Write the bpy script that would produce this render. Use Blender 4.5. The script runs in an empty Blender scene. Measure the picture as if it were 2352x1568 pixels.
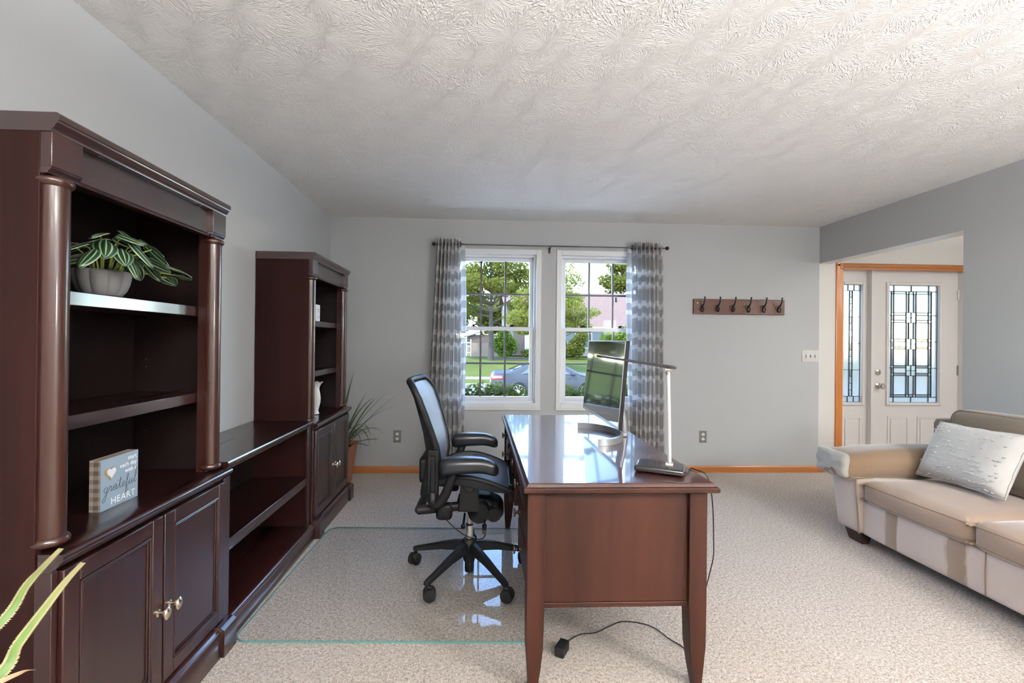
import bpy, math, random
from mathutils import Vector, Matrix
random.seed(7)
PI = math.pi
scene = bpy.context.scene
COL = scene.collection
R = math.radians

# ------------------------------------------------------------------ camera
CAM_F, CAM_CX, CAM_CY = 1023.774, 1142.941, 779.648
YAW, PITCH, ROLL = 0.0412, -0.0034, 0.0106
cd = bpy.data.cameras.new('camera')
cam = bpy.data.objects.new('camera', cd); COL.objects.link(cam)
c, s = math.cos(YAW), math.sin(YAW)
rt, fw, up = Vector((c, -s, 0)), Vector((s, c, 0)), Vector((0, 0, 1))
cp, sp = math.cos(PITCH), math.sin(PITCH)
fw, up = fw * cp - up * sp, up * cp + fw * sp
cr, sr = math.cos(ROLL), math.sin(ROLL)
rt, up = rt * cr + up * sr, up * cr - rt * sr
cam.matrix_world = Matrix(((rt.x, up.x, -fw.x, 0), (rt.y, up.y, -fw.y, 0), (rt.z, up.z, -fw.z, 1.27), (0, 0, 0, 1)))
cd.sensor_width = 36; cd.lens = CAM_F / 2352 * 36
cd.shift_x = (1176 - CAM_CX) / 2352; cd.shift_y = -(784 - CAM_CY) / 2352
cd.clip_start = 0.05; cd.clip_end = 500
scene.camera = cam

# ------------------------------------------------------------------ sky, sun, exposure
w = bpy.data.worlds.new('world'); scene.world = w; w.use_nodes = True
nt = w.node_tree
bg = nt.nodes['Background']
sky = nt.nodes.new('ShaderNodeTexSky')
sky.sky_type = 'NISHITA'; sky.sun_disc = False
sky.sun_elevation = R(52); sky.sun_rotation = R(215); sky.air_density = 1.0; sky.dust_density = 0.2
tint = nt.nodes.new('ShaderNodeMixRGB'); tint.blend_type = 'MULTIPLY'; tint.inputs[0].default_value = 1; tint.inputs[2].default_value = (.90, .97, 1.04, 1)
nt.links.new(sky.outputs['Color'], tint.inputs[1]); nt.links.new(tint.outputs[0], bg.inputs['Color'])
SKY_STRENGTH, SUN_STRENGTH = 1.9, 8.0
bg.inputs['Strength'].default_value = SKY_STRENGTH
sd = bpy.data.lights.new('sun', 'SUN'); sd.energy = SUN_STRENGTH; sd.angle = R(1.5); sd.color = (1, .93, .80)
sun = bpy.data.objects.new('sun', sd); COL.objects.link(sun)
sun.rotation_euler = Vector((-.50, -.58, .98)).to_track_quat('Z', 'Y').to_euler()
scene.view_settings.view_transform = 'Standard'
scene.view_settings.look = 'None'
scene.view_settings.gamma = 1
scene.view_settings.use_curve_mapping = False
scene.view_settings.exposure = 0.5
scene.cycles.use_denoising = True
scene.cycles.max_bounces = 8
scene.cycles.diffuse_bounces = 4
scene.cycles.transparent_max_bounces = 14
scene.cycles.use_adaptive_sampling = True
scene.cycles.adaptive_threshold = 0.025
scene.cycles.sample_clamp_indirect = 6
FILL_W = 1.3      # master level of the added fill lamps

# ------------------------------------------------------------------ helpers
def empty(name, loc, label=None, cat=None, group=None, rz=0.0, kind=None):
    o = bpy.data.objects.new(name, None); COL.objects.link(o)
    o.location = loc; o.rotation_euler = (0, 0, rz); o.empty_display_size = .05
    tag(o, label, cat, group, kind)
    return o

def tag(o, label=None, cat=None, group=None, kind=None):
    if label: o['label'] = label
    if cat: o['category'] = cat
    if group: o['group'] = group
    if kind: o['kind'] = kind
    return o

def copy_tree(o, parent=None):
    n = o.copy(); COL.objects.link(n); n.parent = parent
    for ch in list(o.children): copy_tree(ch, n)
    return n

def catmull(P, n=6, closed=False):
    P = [Vector(p) for p in P]; out = []
    m = len(P)
    rng = range(m) if closed else range(m - 1)
    for i in rng:
        if closed: a, b, c_, d = P[(i-1) % m], P[i], P[(i+1) % m], P[(i+2) % m]
        else: a, b, c_, d = P[max(i-1, 0)], P[i], P[i+1], P[min(i+2, m-1)]
        for k in range(n):
            t = k / n
            out.append(.5 * ((2*b) + (c_-a)*t + (2*a-5*b+4*c_-d)*t*t + (3*b-a-3*c_+d)*t**3))
    if not closed: out.append(P[-1])
    return out

class MB:
    def __init__(self): self.v = []; self.f = []; self.uv = {}
    def add(self, vs, fs):
        o = len(self.v); self.v += [tuple(p) for p in vs]; self.f += [tuple(i + o for i in q) for q in fs]; return self
    def box(self, x0, x1, y0, y1, z0, z1):
        return self.add([(x0,y0,z0),(x1,y0,z0),(x1,y1,z0),(x0,y1,z0),(x0,y0,z1),(x1,y0,z1),(x1,y1,z1),(x0,y1,z1)],
                        [(0,3,2,1),(4,5,6,7),(0,1,5,4),(1,2,6,5),(2,3,7,6),(3,0,4,7)])
    def obox(self, cx, cy, cz, sx, sy, sz, M=None):
        vs = [Vector((a*sx/2, b*sy/2, d*sz/2)) for d in (-1,1) for a, b in ((-1,-1),(1,-1),(1,1),(-1,1))]
        if M is not None: vs = [M @ p for p in vs]
        return self.add([p + Vector((cx,cy,cz)) for p in vs], [(0,3,2,1),(4,5,6,7),(0,1,5,4),(1,2,6,5),(2,3,7,6),(3,0,4,7)])
    def frustum(self, x0,x1,y0,y1,z0, X0,X1,Y0,Y1,z1):
        return self.add([(x0,y0,z0),(x1,y0,z0),(x1,y1,z0),(x0,y1,z0),(X0,Y0,z1),(X1,Y0,z1),(X1,Y1,z1),(X0,Y1,z1)],
                        [(0,3,2,1),(4,5,6,7),(0,1,5,4),(1,2,6,5),(2,3,7,6),(3,0,4,7)])
    def extrude(self, prof, axis, a, b):
        """closed 2-D profile swept along an axis. axis x: (y,z); y: (x,z); z: (x,y)"""
        n = len(prof)
        def P(q, t): return {'x': (t,q[0],q[1]), 'y': (q[0],t,q[1]), 'z': (q[0],q[1],t)}[axis]
        vs = [P(q, a) for q in prof] + [P(q, b) for q in prof]
        fs = [(i, (i+1) % n, n + (i+1) % n, n + i) for i in range(n)]
        fs += [tuple(range(n-1, -1, -1)), tuple(range(n, 2*n))]
        return self.add(vs, fs)
    def lathe(self, prof, c=(0,0,0), axis='z', n=24, caps=True, sx=1.0, sy=1.0):
        vs = []
        for r, h in prof:
            for k in range(n):
                a = 2*PI*k/n; p = (r*math.cos(a)*sx, r*math.sin(a)*sy)
                q = {'z': (p[0], p[1], h), 'x': (h, p[0], p[1]), 'y': (p[0], h, p[1])}[axis]
                vs.append((c[0]+q[0], c[1]+q[1], c[2]+q[2]))
        m = len(prof)
        fs = [(i*n+k, i*n+(k+1) % n, (i+1)*n+(k+1) % n, (i+1)*n+k) for i in range(m-1) for k in range(n)]
        if caps: fs += [tuple(range(n-1,-1,-1)), tuple(range((m-1)*n, m*n))]
        return self.add(vs, fs)
    def tube(self, path, r, n=8, closed=False, flat=1.0, refup=None, caps=True):
        P = [Vector(p) for p in path]; m = len(P); vs = []
        rs = r if isinstance(r, (list, tuple)) else [r]*m
        nrm = None
        for i in range(m):
            a = P[(i-1) % m] if (closed or i > 0) else P[i]; b = P[(i+1) % m] if (closed or i < m-1) else P[i]
            t = (b - a)
            t = t.normalized() if t.length > 1e-9 else Vector((0,0,1))
            if refup is not None: nrm = Vector(refup)
            elif nrm is None: nrm = Vector((0,0,1)) if abs(t.z) < .9 else Vector((1,0,0))
            nrm = (nrm - t * nrm.dot(t)); nrm = nrm.normalized() if nrm.length > 1e-6 else t.orthogonal().normalized()
            bi = t.cross(nrm)
            for k in range(n):
                an = 2*PI*k/n
                vs.append(P[i] + (nrm*math.cos(an)*flat + bi*math.sin(an)) * rs[i])
        fs = [(i*n+k, i*n+(k+1) % n, ((i+1) % m)*n+(k+1) % n, ((i+1) % m)*n+k) for i in range(m if closed else m-1) for k in range(n)]
        if not closed and caps: fs += [tuple(range(n-1,-1,-1)), tuple(range((m-1)*n, m*n))]
        return self.add(vs, fs)
    def cyl(self, p0, p1, r0, r1=None, n=16): return self.tube([p0, p1], [r0, r0 if r1 is None else r1], n)
    def sphere(self, c, r, n=12, sc=(1,1,1)):
        vs = []; m = n//2
        for i in range(1, m):
            a = PI*i/m
            for k in range(n):
                b = 2*PI*k/n
                vs.append((c[0]+r*sc[0]*math.sin(a)*math.cos(b), c[1]+r*sc[1]*math.sin(a)*math.sin(b), c[2]+r*sc[2]*math.cos(a)))
        t = len(vs); vs += [(c[0],c[1],c[2]+r*sc[2]), (c[0],c[1],c[2]-r*sc[2])]
        fs = [(i*n+k, (i+1)*n+k, (i+1)*n+(k+1) % n, i*n+(k+1) % n) for i in range(m-2) for k in range(n)]
        fs += [(t, k, (k+1) % n) for k in range(n)] + [(t+1, (m-2)*n+(k+1) % n, (m-2)*n+k) for k in range(n)]
        return self.add(vs, fs)
    def grid(self, fn, nu, nv, uv=None, wrap=False):
        o = len(self.v); vs = []
        for j in range(nv+1):
            for i in range(nu+1):
                vs.append(fn(i/nu, j/nv))
                if uv: self.uv[o + j*(nu+1)+i] = uv(i/nu, j/nv)
        fs = [(j*(nu+1)+i, j*(nu+1)+i+1, (j+1)*(nu+1)+i+1, (j+1)*(nu+1)+i) for j in range(nv) for i in range(nu)]
        return self.add(vs, fs)
    def softbox(self, x0,x1,y0,y1,z0,z1, r=.04, n=12, bulge=(0,0,0), fn=None):
        """rounded, puffed box (cushions): a subdivided cube wrapped on a rounded box"""
        cx, cy, cz = (x0+x1)/2, (y0+y1)/2, (z0+z1)/2; h = Vector(((x1-x0)/2, (y1-y0)/2, (z1-z0)/2))
        idx = {}; vs = []; fs = []
        def vid(i,j,k):
            key = (i,j,k)
            if key not in idx:
                q = [2*t/n-1 for t in key]
                q = [math.copysign(abs(t)**.75, t) for t in q]
                p = Vector((q[0]*h.x, q[1]*h.y, q[2]*h.z))
                inn = Vector((max(-h.x+r, min(h.x-r, p.x)), max(-h.y+r, min(h.y-r, p.y)), max(-h.z+r, min(h.z-r, p.z))))
                d = p - inn
                if d.length > 1e-9: p = inn + d.normalized() * r
                u = [p.x/h.x, p.y/h.y, p.z/h.z]
                k_ = [1-min(1, t*t) for t in u]
                p = p + Vector((u[0]*bulge[0]*k_[1]*k_[2], u[1]*bulge[1]*k_[0]*k_[2], u[2]*bulge[2]*k_[0]*k_[1]))
                if fn: p = fn(p, u)
                idx[key] = len(vs); vs.append((p.x+cx, p.y+cy, p.z+cz))
            return idx[key]
        for a in range(n):
            for b in range(n):
                fs += [(vid(a,b,0), vid(a,b+1,0), vid(a+1,b+1,0), vid(a+1,b,0)), (vid(a,b,n), vid(a+1,b,n), vid(a+1,b+1,n), vid(a,b+1,n)),
                       (vid(a,0,b), vid(a+1,0,b), vid(a+1,0,b+1), vid(a,0,b+1)), (vid(a,n,b), vid(a,n,b+1), vid(a+1,n,b+1), vid(a+1,n,b)),
                       (vid(0,a,b), vid(0,a,b+1), vid(0,a+1,b+1), vid(0,a+1,b)), (vid(n,a,b), vid(n,a+1,b), vid(n,a+1,b+1), vid(n,a,b+1))]
        return self.add(vs, fs)
    def xform(self, M): self.v = [tuple(M @ Vector(p)) for p in self.v]; return self
    def build(self, name, mat, parent=None, smooth=35, bevel=0, seg=2, subsurf=0, solid=0, world=False, kind=None):
        vs = self.v
        if world and parent is not None:
            top = parent
            while top.parent: top = top.parent
            L = top.location; vs = [(p[0]-L.x, p[1]-L.y, p[2]-L.z) for p in vs]
        me = bpy.data.meshes.new(name); me.from_pydata(vs, [], self.f); me.update()
        if self.uv:
            ul = me.uv_layers.new(name='UVMap')
            for lp in me.loops: ul.data[lp.index].uv = self.uv.get(lp.vertex_index, (0, 0))
        if mat: me.materials.append(mat)
        if smooth:
            me.shade_smooth(); me.set_sharp_from_angle(angle=R(smooth))
        o = bpy.data.objects.new(name, me); COL.objects.link(o)
        if parent is not None: o.parent = parent
        if solid:
            md = o.modifiers.new('solid', 'SOLIDIFY'); md.thickness = solid; md.offset = 0
        if bevel:
            md = o.modifiers.new('bevel', 'BEVEL'); md.width = bevel; md.segments = seg; md.limit_method = 'ANGLE'; md.angle_limit = R(40); md.harden_normals = False
        if subsurf:
            md = o.modifiers.new('sub', 'SUBSURF'); md.levels = subsurf; md.render_levels = subsurf
        if kind: o['kind'] = kind
        return o

def struct(name, mb, mat, label, cat=None, **kw):
    o = mb.build(name, mat, **kw); tag(o, label, cat or name.split('_')[0], None, 'structure'); return o

# ------------------------------------------------------------------ materials
def mat(name, col=(.5,.5,.5), rough=.5, metal=0, coat=0, coat_rough=.1, spec=.5, **kw):
    m = bpy.data.materials.new(name); m.use_nodes = True
    b = m.node_tree.nodes['Principled BSDF']
    b.inputs['Base Color'].default_value = (*col, 1); b.inputs['Roughness'].default_value = rough
    b.inputs['Metallic'].default_value = metal; b.inputs['Coat Weight'].default_value = coat
    b.inputs['Coat Roughness'].default_value = coat_rough; b.inputs['Specular IOR Level'].default_value = spec
    for k, v in kw.items(): b.inputs[k.replace('_', ' ')].default_value = v
    return m

def N(m, t, **kw):
    n = m.node_tree.nodes.new('ShaderNode' + t)
    for k, v in kw.items(): setattr(n, k, v)
    return n
def L(m, a, b): m.node_tree.links.new(a, b)
def BS(m): return m.node_tree.nodes['Principled BSDF']

def coords(m, scale=(1,1,1), which='Object', rot=(0,0,0)):
    tc = N(m, 'TexCoord'); mp = N(m, 'Mapping'); mp.inputs['Scale'].default_value = scale; mp.inputs['Rotation'].default_value = rot
    L(m, tc.outputs[which], mp.inputs['Vector']); return mp.outputs['Vector']
def ramp(m, fac, stops, mode='LINEAR'):
    r = N(m, 'ValToRGB'); e = r.color_ramp.elements; r.color_ramp.interpolation = mode
    while len(e) < len(stops): e.new(.5)
    for el, (p, c_) in zip(e, stops): el.position = p; el.color = (*c_, 1)
    L(m, fac, r.inputs['Fac']); return r.outputs['Color']
def noise(m, vec, scale=5, detail=4, rough=.55, dist=0):
    n = N(m, 'TexNoise'); n.inputs['Scale'].default_value = scale; n.inputs['Detail'].default_value = detail
    n.inputs['Roughness'].default_value = rough; n.inputs['Distortion'].default_value = dist
    L(m, vec, n.inputs['Vector']); return n.outputs['Fac']
def bump(m, h, strength=.2, dist=.01):
    b = N(m, 'Bump'); b.inputs['Strength'].default_value = strength; b.inputs['Distance'].default_value = dist
    L(m, h, b.inputs['Height']); L(m, b.outputs['Normal'], BS(m).inputs['Normal']); return b

def wood(name, c1, c2, rough=.3, axis='z', coat=.4, coat_rough=.12, scale=1.0, spec=.5):
    m = mat(name, c1, rough, coat=coat, coat_rough=coat_rough, spec=spec)
    sc = {'z': (22,22,1.1), 'y': (22,1.1,22), 'x': (1.1,22,22)}[axis]
    v = coords(m, tuple(t*scale for t in sc))
    n1 = noise(m, v, 1.0, 6, .6, .6)
    v2 = coords(m, tuple(t*scale*.18 for t in sc)); n2 = noise(m, v2, 1.2, 3)
    mx = N(m, 'Math', operation='ADD'); L(m, n1, mx.inputs[0]); L(m, n2, mx.inputs[1])
    hf = N(m, 'Math', operation='MULTIPLY'); hf.inputs[1].default_value = .5; L(m, mx.outputs[0], hf.inputs[0])
    L(m, ramp(m, hf.outputs[0], [(.36, c1), (.64, c2)]), BS(m).inputs['Base Color'])
    rr = N(m, 'MapRange'); rr.inputs['To Min'].default_value = rough*.8; rr.inputs['To Max'].default_value = rough*1.25
    L(m, n2, rr.inputs['Value']); L(m, rr.outputs[0], BS(m).inputs['Roughness'])
    return m

def fabric(name, c1, c2, scale=30, bstr=.15, sheen=.4, rough=.9):
    m = mat(name, c1, rough, spec=.2); v = coords(m)
    n1 = noise(m, v, scale*.12, 3); L(m, ramp(m, n1, [(.3, c1), (.7, c2)]), BS(m).inputs['Base Color'])
    BS(m).inputs['Sheen Weight'].default_value = sheen; BS(m).inputs['Sheen Roughness'].default_value = .4
    bump(m, noise(m, v, scale*12, 3), bstr, .002); return m

def two_sided(m, fr, ior):
    """the same reflectance from both faces of a thin pane"""
    g = N(m, 'NewGeometry'); mr = N(m, 'MapRange'); mr.inputs['To Min'].default_value = ior; mr.inputs['To Max'].default_value = 1/ior
    L(m, g.outputs['Backfacing'], mr.inputs['Value']); L(m, mr.outputs[0], fr.inputs['IOR'])

def glass_mix(name, tint=(1,1,1), ior=1.45, rough=0.0, gloss=(1,1,1)):
    m = bpy.data.materials.new(name); m.use_nodes = True; t = m.node_tree
    t.nodes.remove(t.nodes['Principled BSDF']); out = t.nodes['Material Output']
    tr = N(m, 'BsdfTransparent'); tr.inputs['Color'].default_value = (*tint, 1)
    gl = N(m, 'BsdfGlossy'); gl.inputs['Roughness'].default_value = rough; gl.inputs['Color'].default_value = (*gloss, 1)
    fr = N(m, 'Fresnel'); two_sided(m, fr, ior)
    mx = N(m, 'MixShader'); L(m, fr.outputs[0], mx.inputs[0]); L(m, tr.outputs[0], mx.inputs[1]); L(m, gl.outputs[0], mx.inputs[2])
    L(m, mx.outputs[0], out.inputs['Surface']); return m

def frosted(name, tint, trans=.6, scale=60, bstr=.5):
    """obscured glass: light passes diffusely and partly straight"""
    m = bpy.data.materials.new(name); m.use_nodes = True; t = m.node_tree
    t.nodes.remove(t.nodes['Principled BSDF']); out = t.nodes['Material Output']
    tl = N(m, 'BsdfTranslucent'); tl.inputs['Color'].default_value = (*tint, 1)
    tp = N(m, 'BsdfRefraction'); tp.inputs['Color'].default_value = (*tint, 1); tp.inputs['Roughness'].default_value = .35; tp.inputs['IOR'].default_value = 1.08
    gl = N(m, 'BsdfGlossy'); gl.inputs['Roughness'].default_value = .12
    v = coords(m); bn = N(m, 'Bump'); bn.inputs['Strength'].default_value = bstr; bn.inputs['Distance'].default_value = .004
    L(m, noise(m, v, scale, 2), bn.inputs['Height'])
    for n_ in (tp, gl): L(m, bn.outputs[0], n_.inputs['Normal'])
    a = N(m, 'MixShader'); a.inputs[0].default_value = trans; L(m, tl.outputs[0], a.inputs[1]); L(m, tp.outputs[0], a.inputs[2])
    fr = N(m, 'Fresnel'); two_sided(m, fr, 1.45); b = N(m, 'MixShader'); L(m, fr.outputs[0], b.inputs[0]); L(m, a.outputs[0], b.inputs[1]); L(m, gl.outputs[0], b.inputs[2])
    L(m, b.outputs[0], out.inputs['Surface']); return m

def leafmat(name, c1, c2, trans=.35, scale=2.0):
    m = mat(name, c1, .8, spec=.06); v = coords(m)
    L(m, ramp(m, noise(m, v, scale, 3, .7), [(.3, c1), (.7, c2)]), BS(m).inputs['Base Color'])
    t = m.node_tree; out = t.nodes['Material Output']
    tl = N(m, 'BsdfTranslucent'); tl.inputs['Color'].default_value = (*[min(1, q*1.5) for q in c2], 1)
    mx = N(m, 'MixShader'); mx.inputs[0].default_value = trans
    L(m, BS(m).outputs[0], mx.inputs[1]); L(m, tl.outputs[0], mx.inputs[2]); L(m, mx.outputs[0], out.inputs['Surface'])
    return m

M = {}
def paint(name, col):
    m = mat(name, col, .6, spec=.25); v = coords(m)
    bump(m, noise(m, v, 160, 3), .06, .002); return m
M['wall'] = paint('grey wall paint', (.445, .458, .468))
M['foyer'] = paint('pale foyer paint', (.72, .70, .67))
M['white'] = mat('white satin paint', (.80, .80, .79), .35)
M['vinyl'] = mat('white vinyl', (.78, .79, .80), .3)
M['doorpaint'] = mat('warm white door paint', (.76, .73, .71), .4)
M['oak'] = wood('golden oak trim', (.30, .092, .015), (.39, .135, .027), .35, 'x', .5, .2)
M['oakv'] = wood('golden oak casing', (.42, .135, .022), (.52, .19, .04), .35, 'z', .5, .2)
M['cherry'] = wood('dark cherry veneer', (.0105, .0025, .0021), (.024, .0063, .0050), .34, 'z', .25, .18)
M['cherryy'] = wood('dark cherry veneer lengthwise', (.0115, .0031, .0027), (.027, .0080, .0066), .28, 'y', .6, .12)
M['cherryside_shaded'] = wood('shaded cherry end panel', (.0065, .0016, .0014), (.0145, .0038, .0032), 0.55, 'z', .0, .3, 1.0, .10)  # cherry copy darkened so the panels carry shade in their colour
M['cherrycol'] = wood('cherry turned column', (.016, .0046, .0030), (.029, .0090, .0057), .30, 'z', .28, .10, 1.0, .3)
M['cherryshade'] = wood('cherry with recess shade', (.0022, .0008, .0007), (.0050, .0016, .0014), .55, 'z', .0, .3, 1.0, .2)  # shade of the open shelves put into the cherry colour
M['desk'] = wood('brown cherry desk', (.0135, .0033, .0017), (.037, .0106, .0056), .45, 'z', .05, .3, .6, .18)
M['desktop'] = wood('polished desk top', (.040, .010, .009), (.062, .017, .014), .3, 'y', 1.0, .045, .6)
BS(M['desktop']).inputs['Coat IOR'].default_value = 2.3
for k_ in ('cherry', 'cherryy', 'cherrycol'): BS(M[k_]).inputs['Coat IOR'].default_value = 1.7
M['black'] = mat('black plastic', (.006, .006, .0066), .5, spec=.12)
M['blackgloss'] = mat('glossy black plastic', (.012, .010, .011), .12, coat=.6)
M['rubber'] = mat('black rubber', (.007, .007, .007), .7, spec=.15)
M['graphite'] = mat('graphite frame', (.007, .0075, .0088), .45, spec=.13)
M['pad'] = mat('arm pad vinyl', (.007, .0085, .0115), .32, spec=.4)
M['chrome'] = mat('brushed steel', (.62, .60, .58), .28, 1)
M['nickel'] = mat('satin nickel', (.55, .52, .48), .25, 1)
M['silver'] = mat('silver plastic', (.34, .35, .37), .32, .6)
M['pewter'] = mat('pale brass knob', (.86, .74, .60), .22, 1)
M['bronze'] = mat('oil rubbed bronze', (.022, .017, .015), .4, .4)
M['darkknob'] = mat('dark bronze knob', (.05, .025, .018), .3, .5)
M['rackwood'] = wood('walnut stained pine', (.060, .018, .0065), (.115, .040, .015), .45, 'x', .2, .3)
M['terracotta'] = mat('terracotta', (.30, .115, .055), .8)
M['soil'] = mat('soil', (.03, .02, .014), .95)
M['glass'] = glass_mix('window glass', (.985, .99, .985), 1.09)
M['lead'] = mat('lead came', (.03, .03, .032), .45, .7)
M['grey_muntin'] = mat('dark grille', (.045, .052, .060), .4)
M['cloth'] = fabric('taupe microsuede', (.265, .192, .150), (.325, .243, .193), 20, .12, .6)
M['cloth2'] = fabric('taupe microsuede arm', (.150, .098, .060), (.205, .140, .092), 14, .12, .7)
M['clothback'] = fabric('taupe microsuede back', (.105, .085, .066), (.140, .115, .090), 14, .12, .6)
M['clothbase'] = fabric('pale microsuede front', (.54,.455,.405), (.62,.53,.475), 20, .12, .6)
def _streaks():
    m = M['clothbase']; lk = BS(m).inputs['Base Color'].links[0]; src = lk.from_socket
    tc = N(m, 'TexCoord'); sx = N(m, 'SeparateXYZ'); L(m, tc.outputs['Object'], sx.inputs[0])
    nz = N(m, 'Math', operation='MULTIPLY_ADD'); nz.inputs[1].default_value = .05; L(m, noise(m, coords(m, (1,9,2)), 3, 3), nz.inputs[0]); L(m, sx.outputs['Y'], nz.inputs[2])
    f = ramp(m, nz.outputs[0], [(0, (0,0,0)), (.40, (0,0,0)), (.415, (1,1,1)), (.50, (.8,.8,.8)), (.515, (0,0,0)), (.765, (0,0,0)), (.78, (1,1,1)), (.845, (.8,.8,.8)), (.86, (0,0,0))])
    mx = N(m, 'MixRGB'); L(m, f, mx.inputs[0]); L(m, src, mx.inputs[1]); mx.inputs[2].default_value = (.27,.195,.145,1); L(m, mx.outputs[0], BS(m).inputs['Base Color'])
_streaks()
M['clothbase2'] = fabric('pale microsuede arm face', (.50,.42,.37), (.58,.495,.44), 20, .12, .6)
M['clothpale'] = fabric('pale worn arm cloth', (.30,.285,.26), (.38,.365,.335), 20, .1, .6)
M['piping'] = mat('taupe piping', (.22, .155, .112), .9)
M['footwood'] = mat('dark sofa foot', (.03, .014, .010), .4)
M['ceramic'] = mat('white ceramic', (.78, .76, .72), .25)
M['cordblack'] = mat('black cord', (.008, .008, .009), .5)

def m_carpet():
    m = mat('speckled carpet', (.4,.35,.3), .95, spec=.1); v = coords(m)
    n1 = noise(m, v, 75, 3, .8); n2 = noise(m, v, 170, 2, .75); n3 = noise(m, v, 2.2, 2)
    a = N(m, 'Math', operation='ADD'); L(m, n1, a.inputs[0]); L(m, n2, a.inputs[1])
    h = N(m, 'Math', operation='MULTIPLY'); h.inputs[1].default_value = .5; L(m, a.outputs[0], h.inputs[0])
    base = ramp(m, h.outputs[0], [(.38, (.17,.12,.095)), (.45, (.40,.33,.275)), (.52, (.60,.53,.47)), (.60, (.80,.75,.70))])
    mx = N(m, 'MixRGB', blend_type='MULTIPLY'); mx.inputs[0].default_value = .35
    L(m, base, mx.inputs[1]); L(m, ramp(m, n3, [(.3, (.86,.83,.80)), (.7, (1,1,1))]), mx.inputs[2])
    L(m, mx.outputs[0], BS(m).inputs['Base Color'])
    BS(m).inputs['Sheen Weight'].default_value = .3
    bump(m, h.outputs[0], 1.0, .012); return m
M['carpet'] = m_carpet()

def m_ceiling():
    m = mat('stomp textured ceiling', (.86,.845,.82), .9, spec=.1)
    v = coords(m, (4.4,4.4,4.4))
    vo = N(m, 'TexVoronoi'); vo.inputs['Scale'].default_value = 1; vo.voronoi_dimensions = '2D'; vo.inputs['Randomness'].default_value = .85; L(m, v, vo.inputs['Vector'])
    sub = N(m, 'VectorMath', operation='SUBTRACT'); L(m, v, sub.inputs[0]); L(m, vo.outputs['Position'], sub.inputs[1])
    sx = N(m, 'SeparateXYZ'); L(m, sub.outputs[0], sx.inputs[0])
    at = N(m, 'Math', operation='ARCTAN2'); L(m, sx.outputs['Y'], at.inputs[0]); L(m, sx.outputs['X'], at.inputs[1])
    am = N(m, 'Math', operation='MULTIPLY'); am.inputs[1].default_value = 3.4; L(m, at.outputs[0], am.inputs[0])
    dm = N(m, 'Math', operation='MULTIPLY'); dm.inputs[1].default_value = 2.2; L(m, vo.outputs['Distance'], dm.inputs[0])
    cb = N(m, 'CombineXYZ'); L(m, am.outputs[0], cb.inputs[0]); L(m, dm.outputs[0], cb.inputs[1])
    sc = N(m, 'SeparateColor'); L(m, vo.outputs['Color'], sc.inputs[0])
    zz = N(m, 'Math', operation='MULTIPLY'); zz.inputs[1].default_value = 40; L(m, sc.outputs[0], zz.inputs[0]); L(m, zz.outputs[0], cb.inputs[2])
    n = noise(m, cb.outputs[0], 2.6, 2, .6, .3)
    rg = ramp(m, n, [(.40, (0,0,0)), (.50, (1,1,1)), (.62, (.25,.25,.25)), (.75, (.6,.6,.6))])
    bump(m, rg, .55, .006); return m
M['ceiling'] = m_ceiling()

def m_curtain():
    m = bpy.data.materials.new('sheer patterned curtain'); m.use_nodes = True; t = m.node_tree
    b = BS(m); b.inputs['Roughness'].default_value = .75; b.inputs['Specular IOR Level'].default_value = .3
    tc = N(m, 'TexCoord'); sx = N(m, 'SeparateXYZ'); L(m, tc.outputs['UV'], sx.inputs[0])
    def MA(op, a, b_=None):
        n = N(m, 'Math', operation=op)
        for i, q in enumerate((a, b_)):
            if q is None: continue
            if isinstance(q, (int, float)): n.inputs[i].default_value = q
            else: L(m, q, n.inputs[i])
        return n.outputs[0]
    u, v_ = sx.outputs['X'], sx.outputs['Y']
    arc = MA('ABSOLUTE', MA('SINE', MA('MULTIPLY', u, PI/.30)))
    row = MA('ADD', MA('DIVIDE', v_, .30), MA('MULTIPLY', arc, .14))
    fr = MA('FRACT', row)
    pat = ramp(m, fr, [(0, (1,1,1)), (.17, (0,0,0)), (.40, (.95,.95,.95)), (.54, (.10,.10,.10))], 'CONSTANT')
    mxc = N(m, 'MixRGB'); L(m, pat, mxc.inputs[0]); mxc.inputs[1].default_value = (.40,.39,.385,1); mxc.inputs[2].default_value = (.76,.75,.74,1)
    L(m, mxc.outputs[0], b.inputs['Base Color'])
    tl = N(m, 'BsdfTranslucent'); L(m, mxc.outputs[0], tl.inputs['Color'])
    tp = N(m, 'BsdfTransparent')
    a = N(m, 'MixShader'); a.inputs[0].default_value = .42; L(m, b.outputs[0], a.inputs[1]); L(m, tl.outputs[0], a.inputs[2])
    tf = N(m, 'MapRange'); tf.inputs['To Min'].default_value = .05; tf.inputs['To Max'].default_value = .16; L(m, pat, tf.inputs['Value'])
    e = N(m, 'MixShader'); L(m, tf.outputs[0], e.inputs[0]); L(m, a.outputs[0], e.inputs[1]); L(m, tp.outputs[0], e.inputs[2])
    L(m, e.outputs[0], t.nodes['Material Output'].inputs['Surface']); return m
M['curtain'] = m_curtain()

def m_mesh(name, col, alpha):
    m = mat(name, col, .38, spec=.6); v = coords(m, (1,1,1))
    wv = N(m, 'TexWave'); wv.inputs['Scale'].default_value = 190; wv.bands_direction = 'Z'; L(m, v, wv.inputs['Vector'])
    bump(m, wv.outputs['Fac'], .25, .001); BS(m).inputs['Alpha'].default_value = alpha; return m
M['meshback'] = m_mesh('woven pellicle with window sheen', (.20, .235, .32), .86)  # lightened and blued: window sheen put into the back mesh colour
M['meshseat'] = m_mesh('woven seat pellicle with window sheen', (.075, .095, .14), .95)  # bluish window sheen put into the seat mesh colour too

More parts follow.
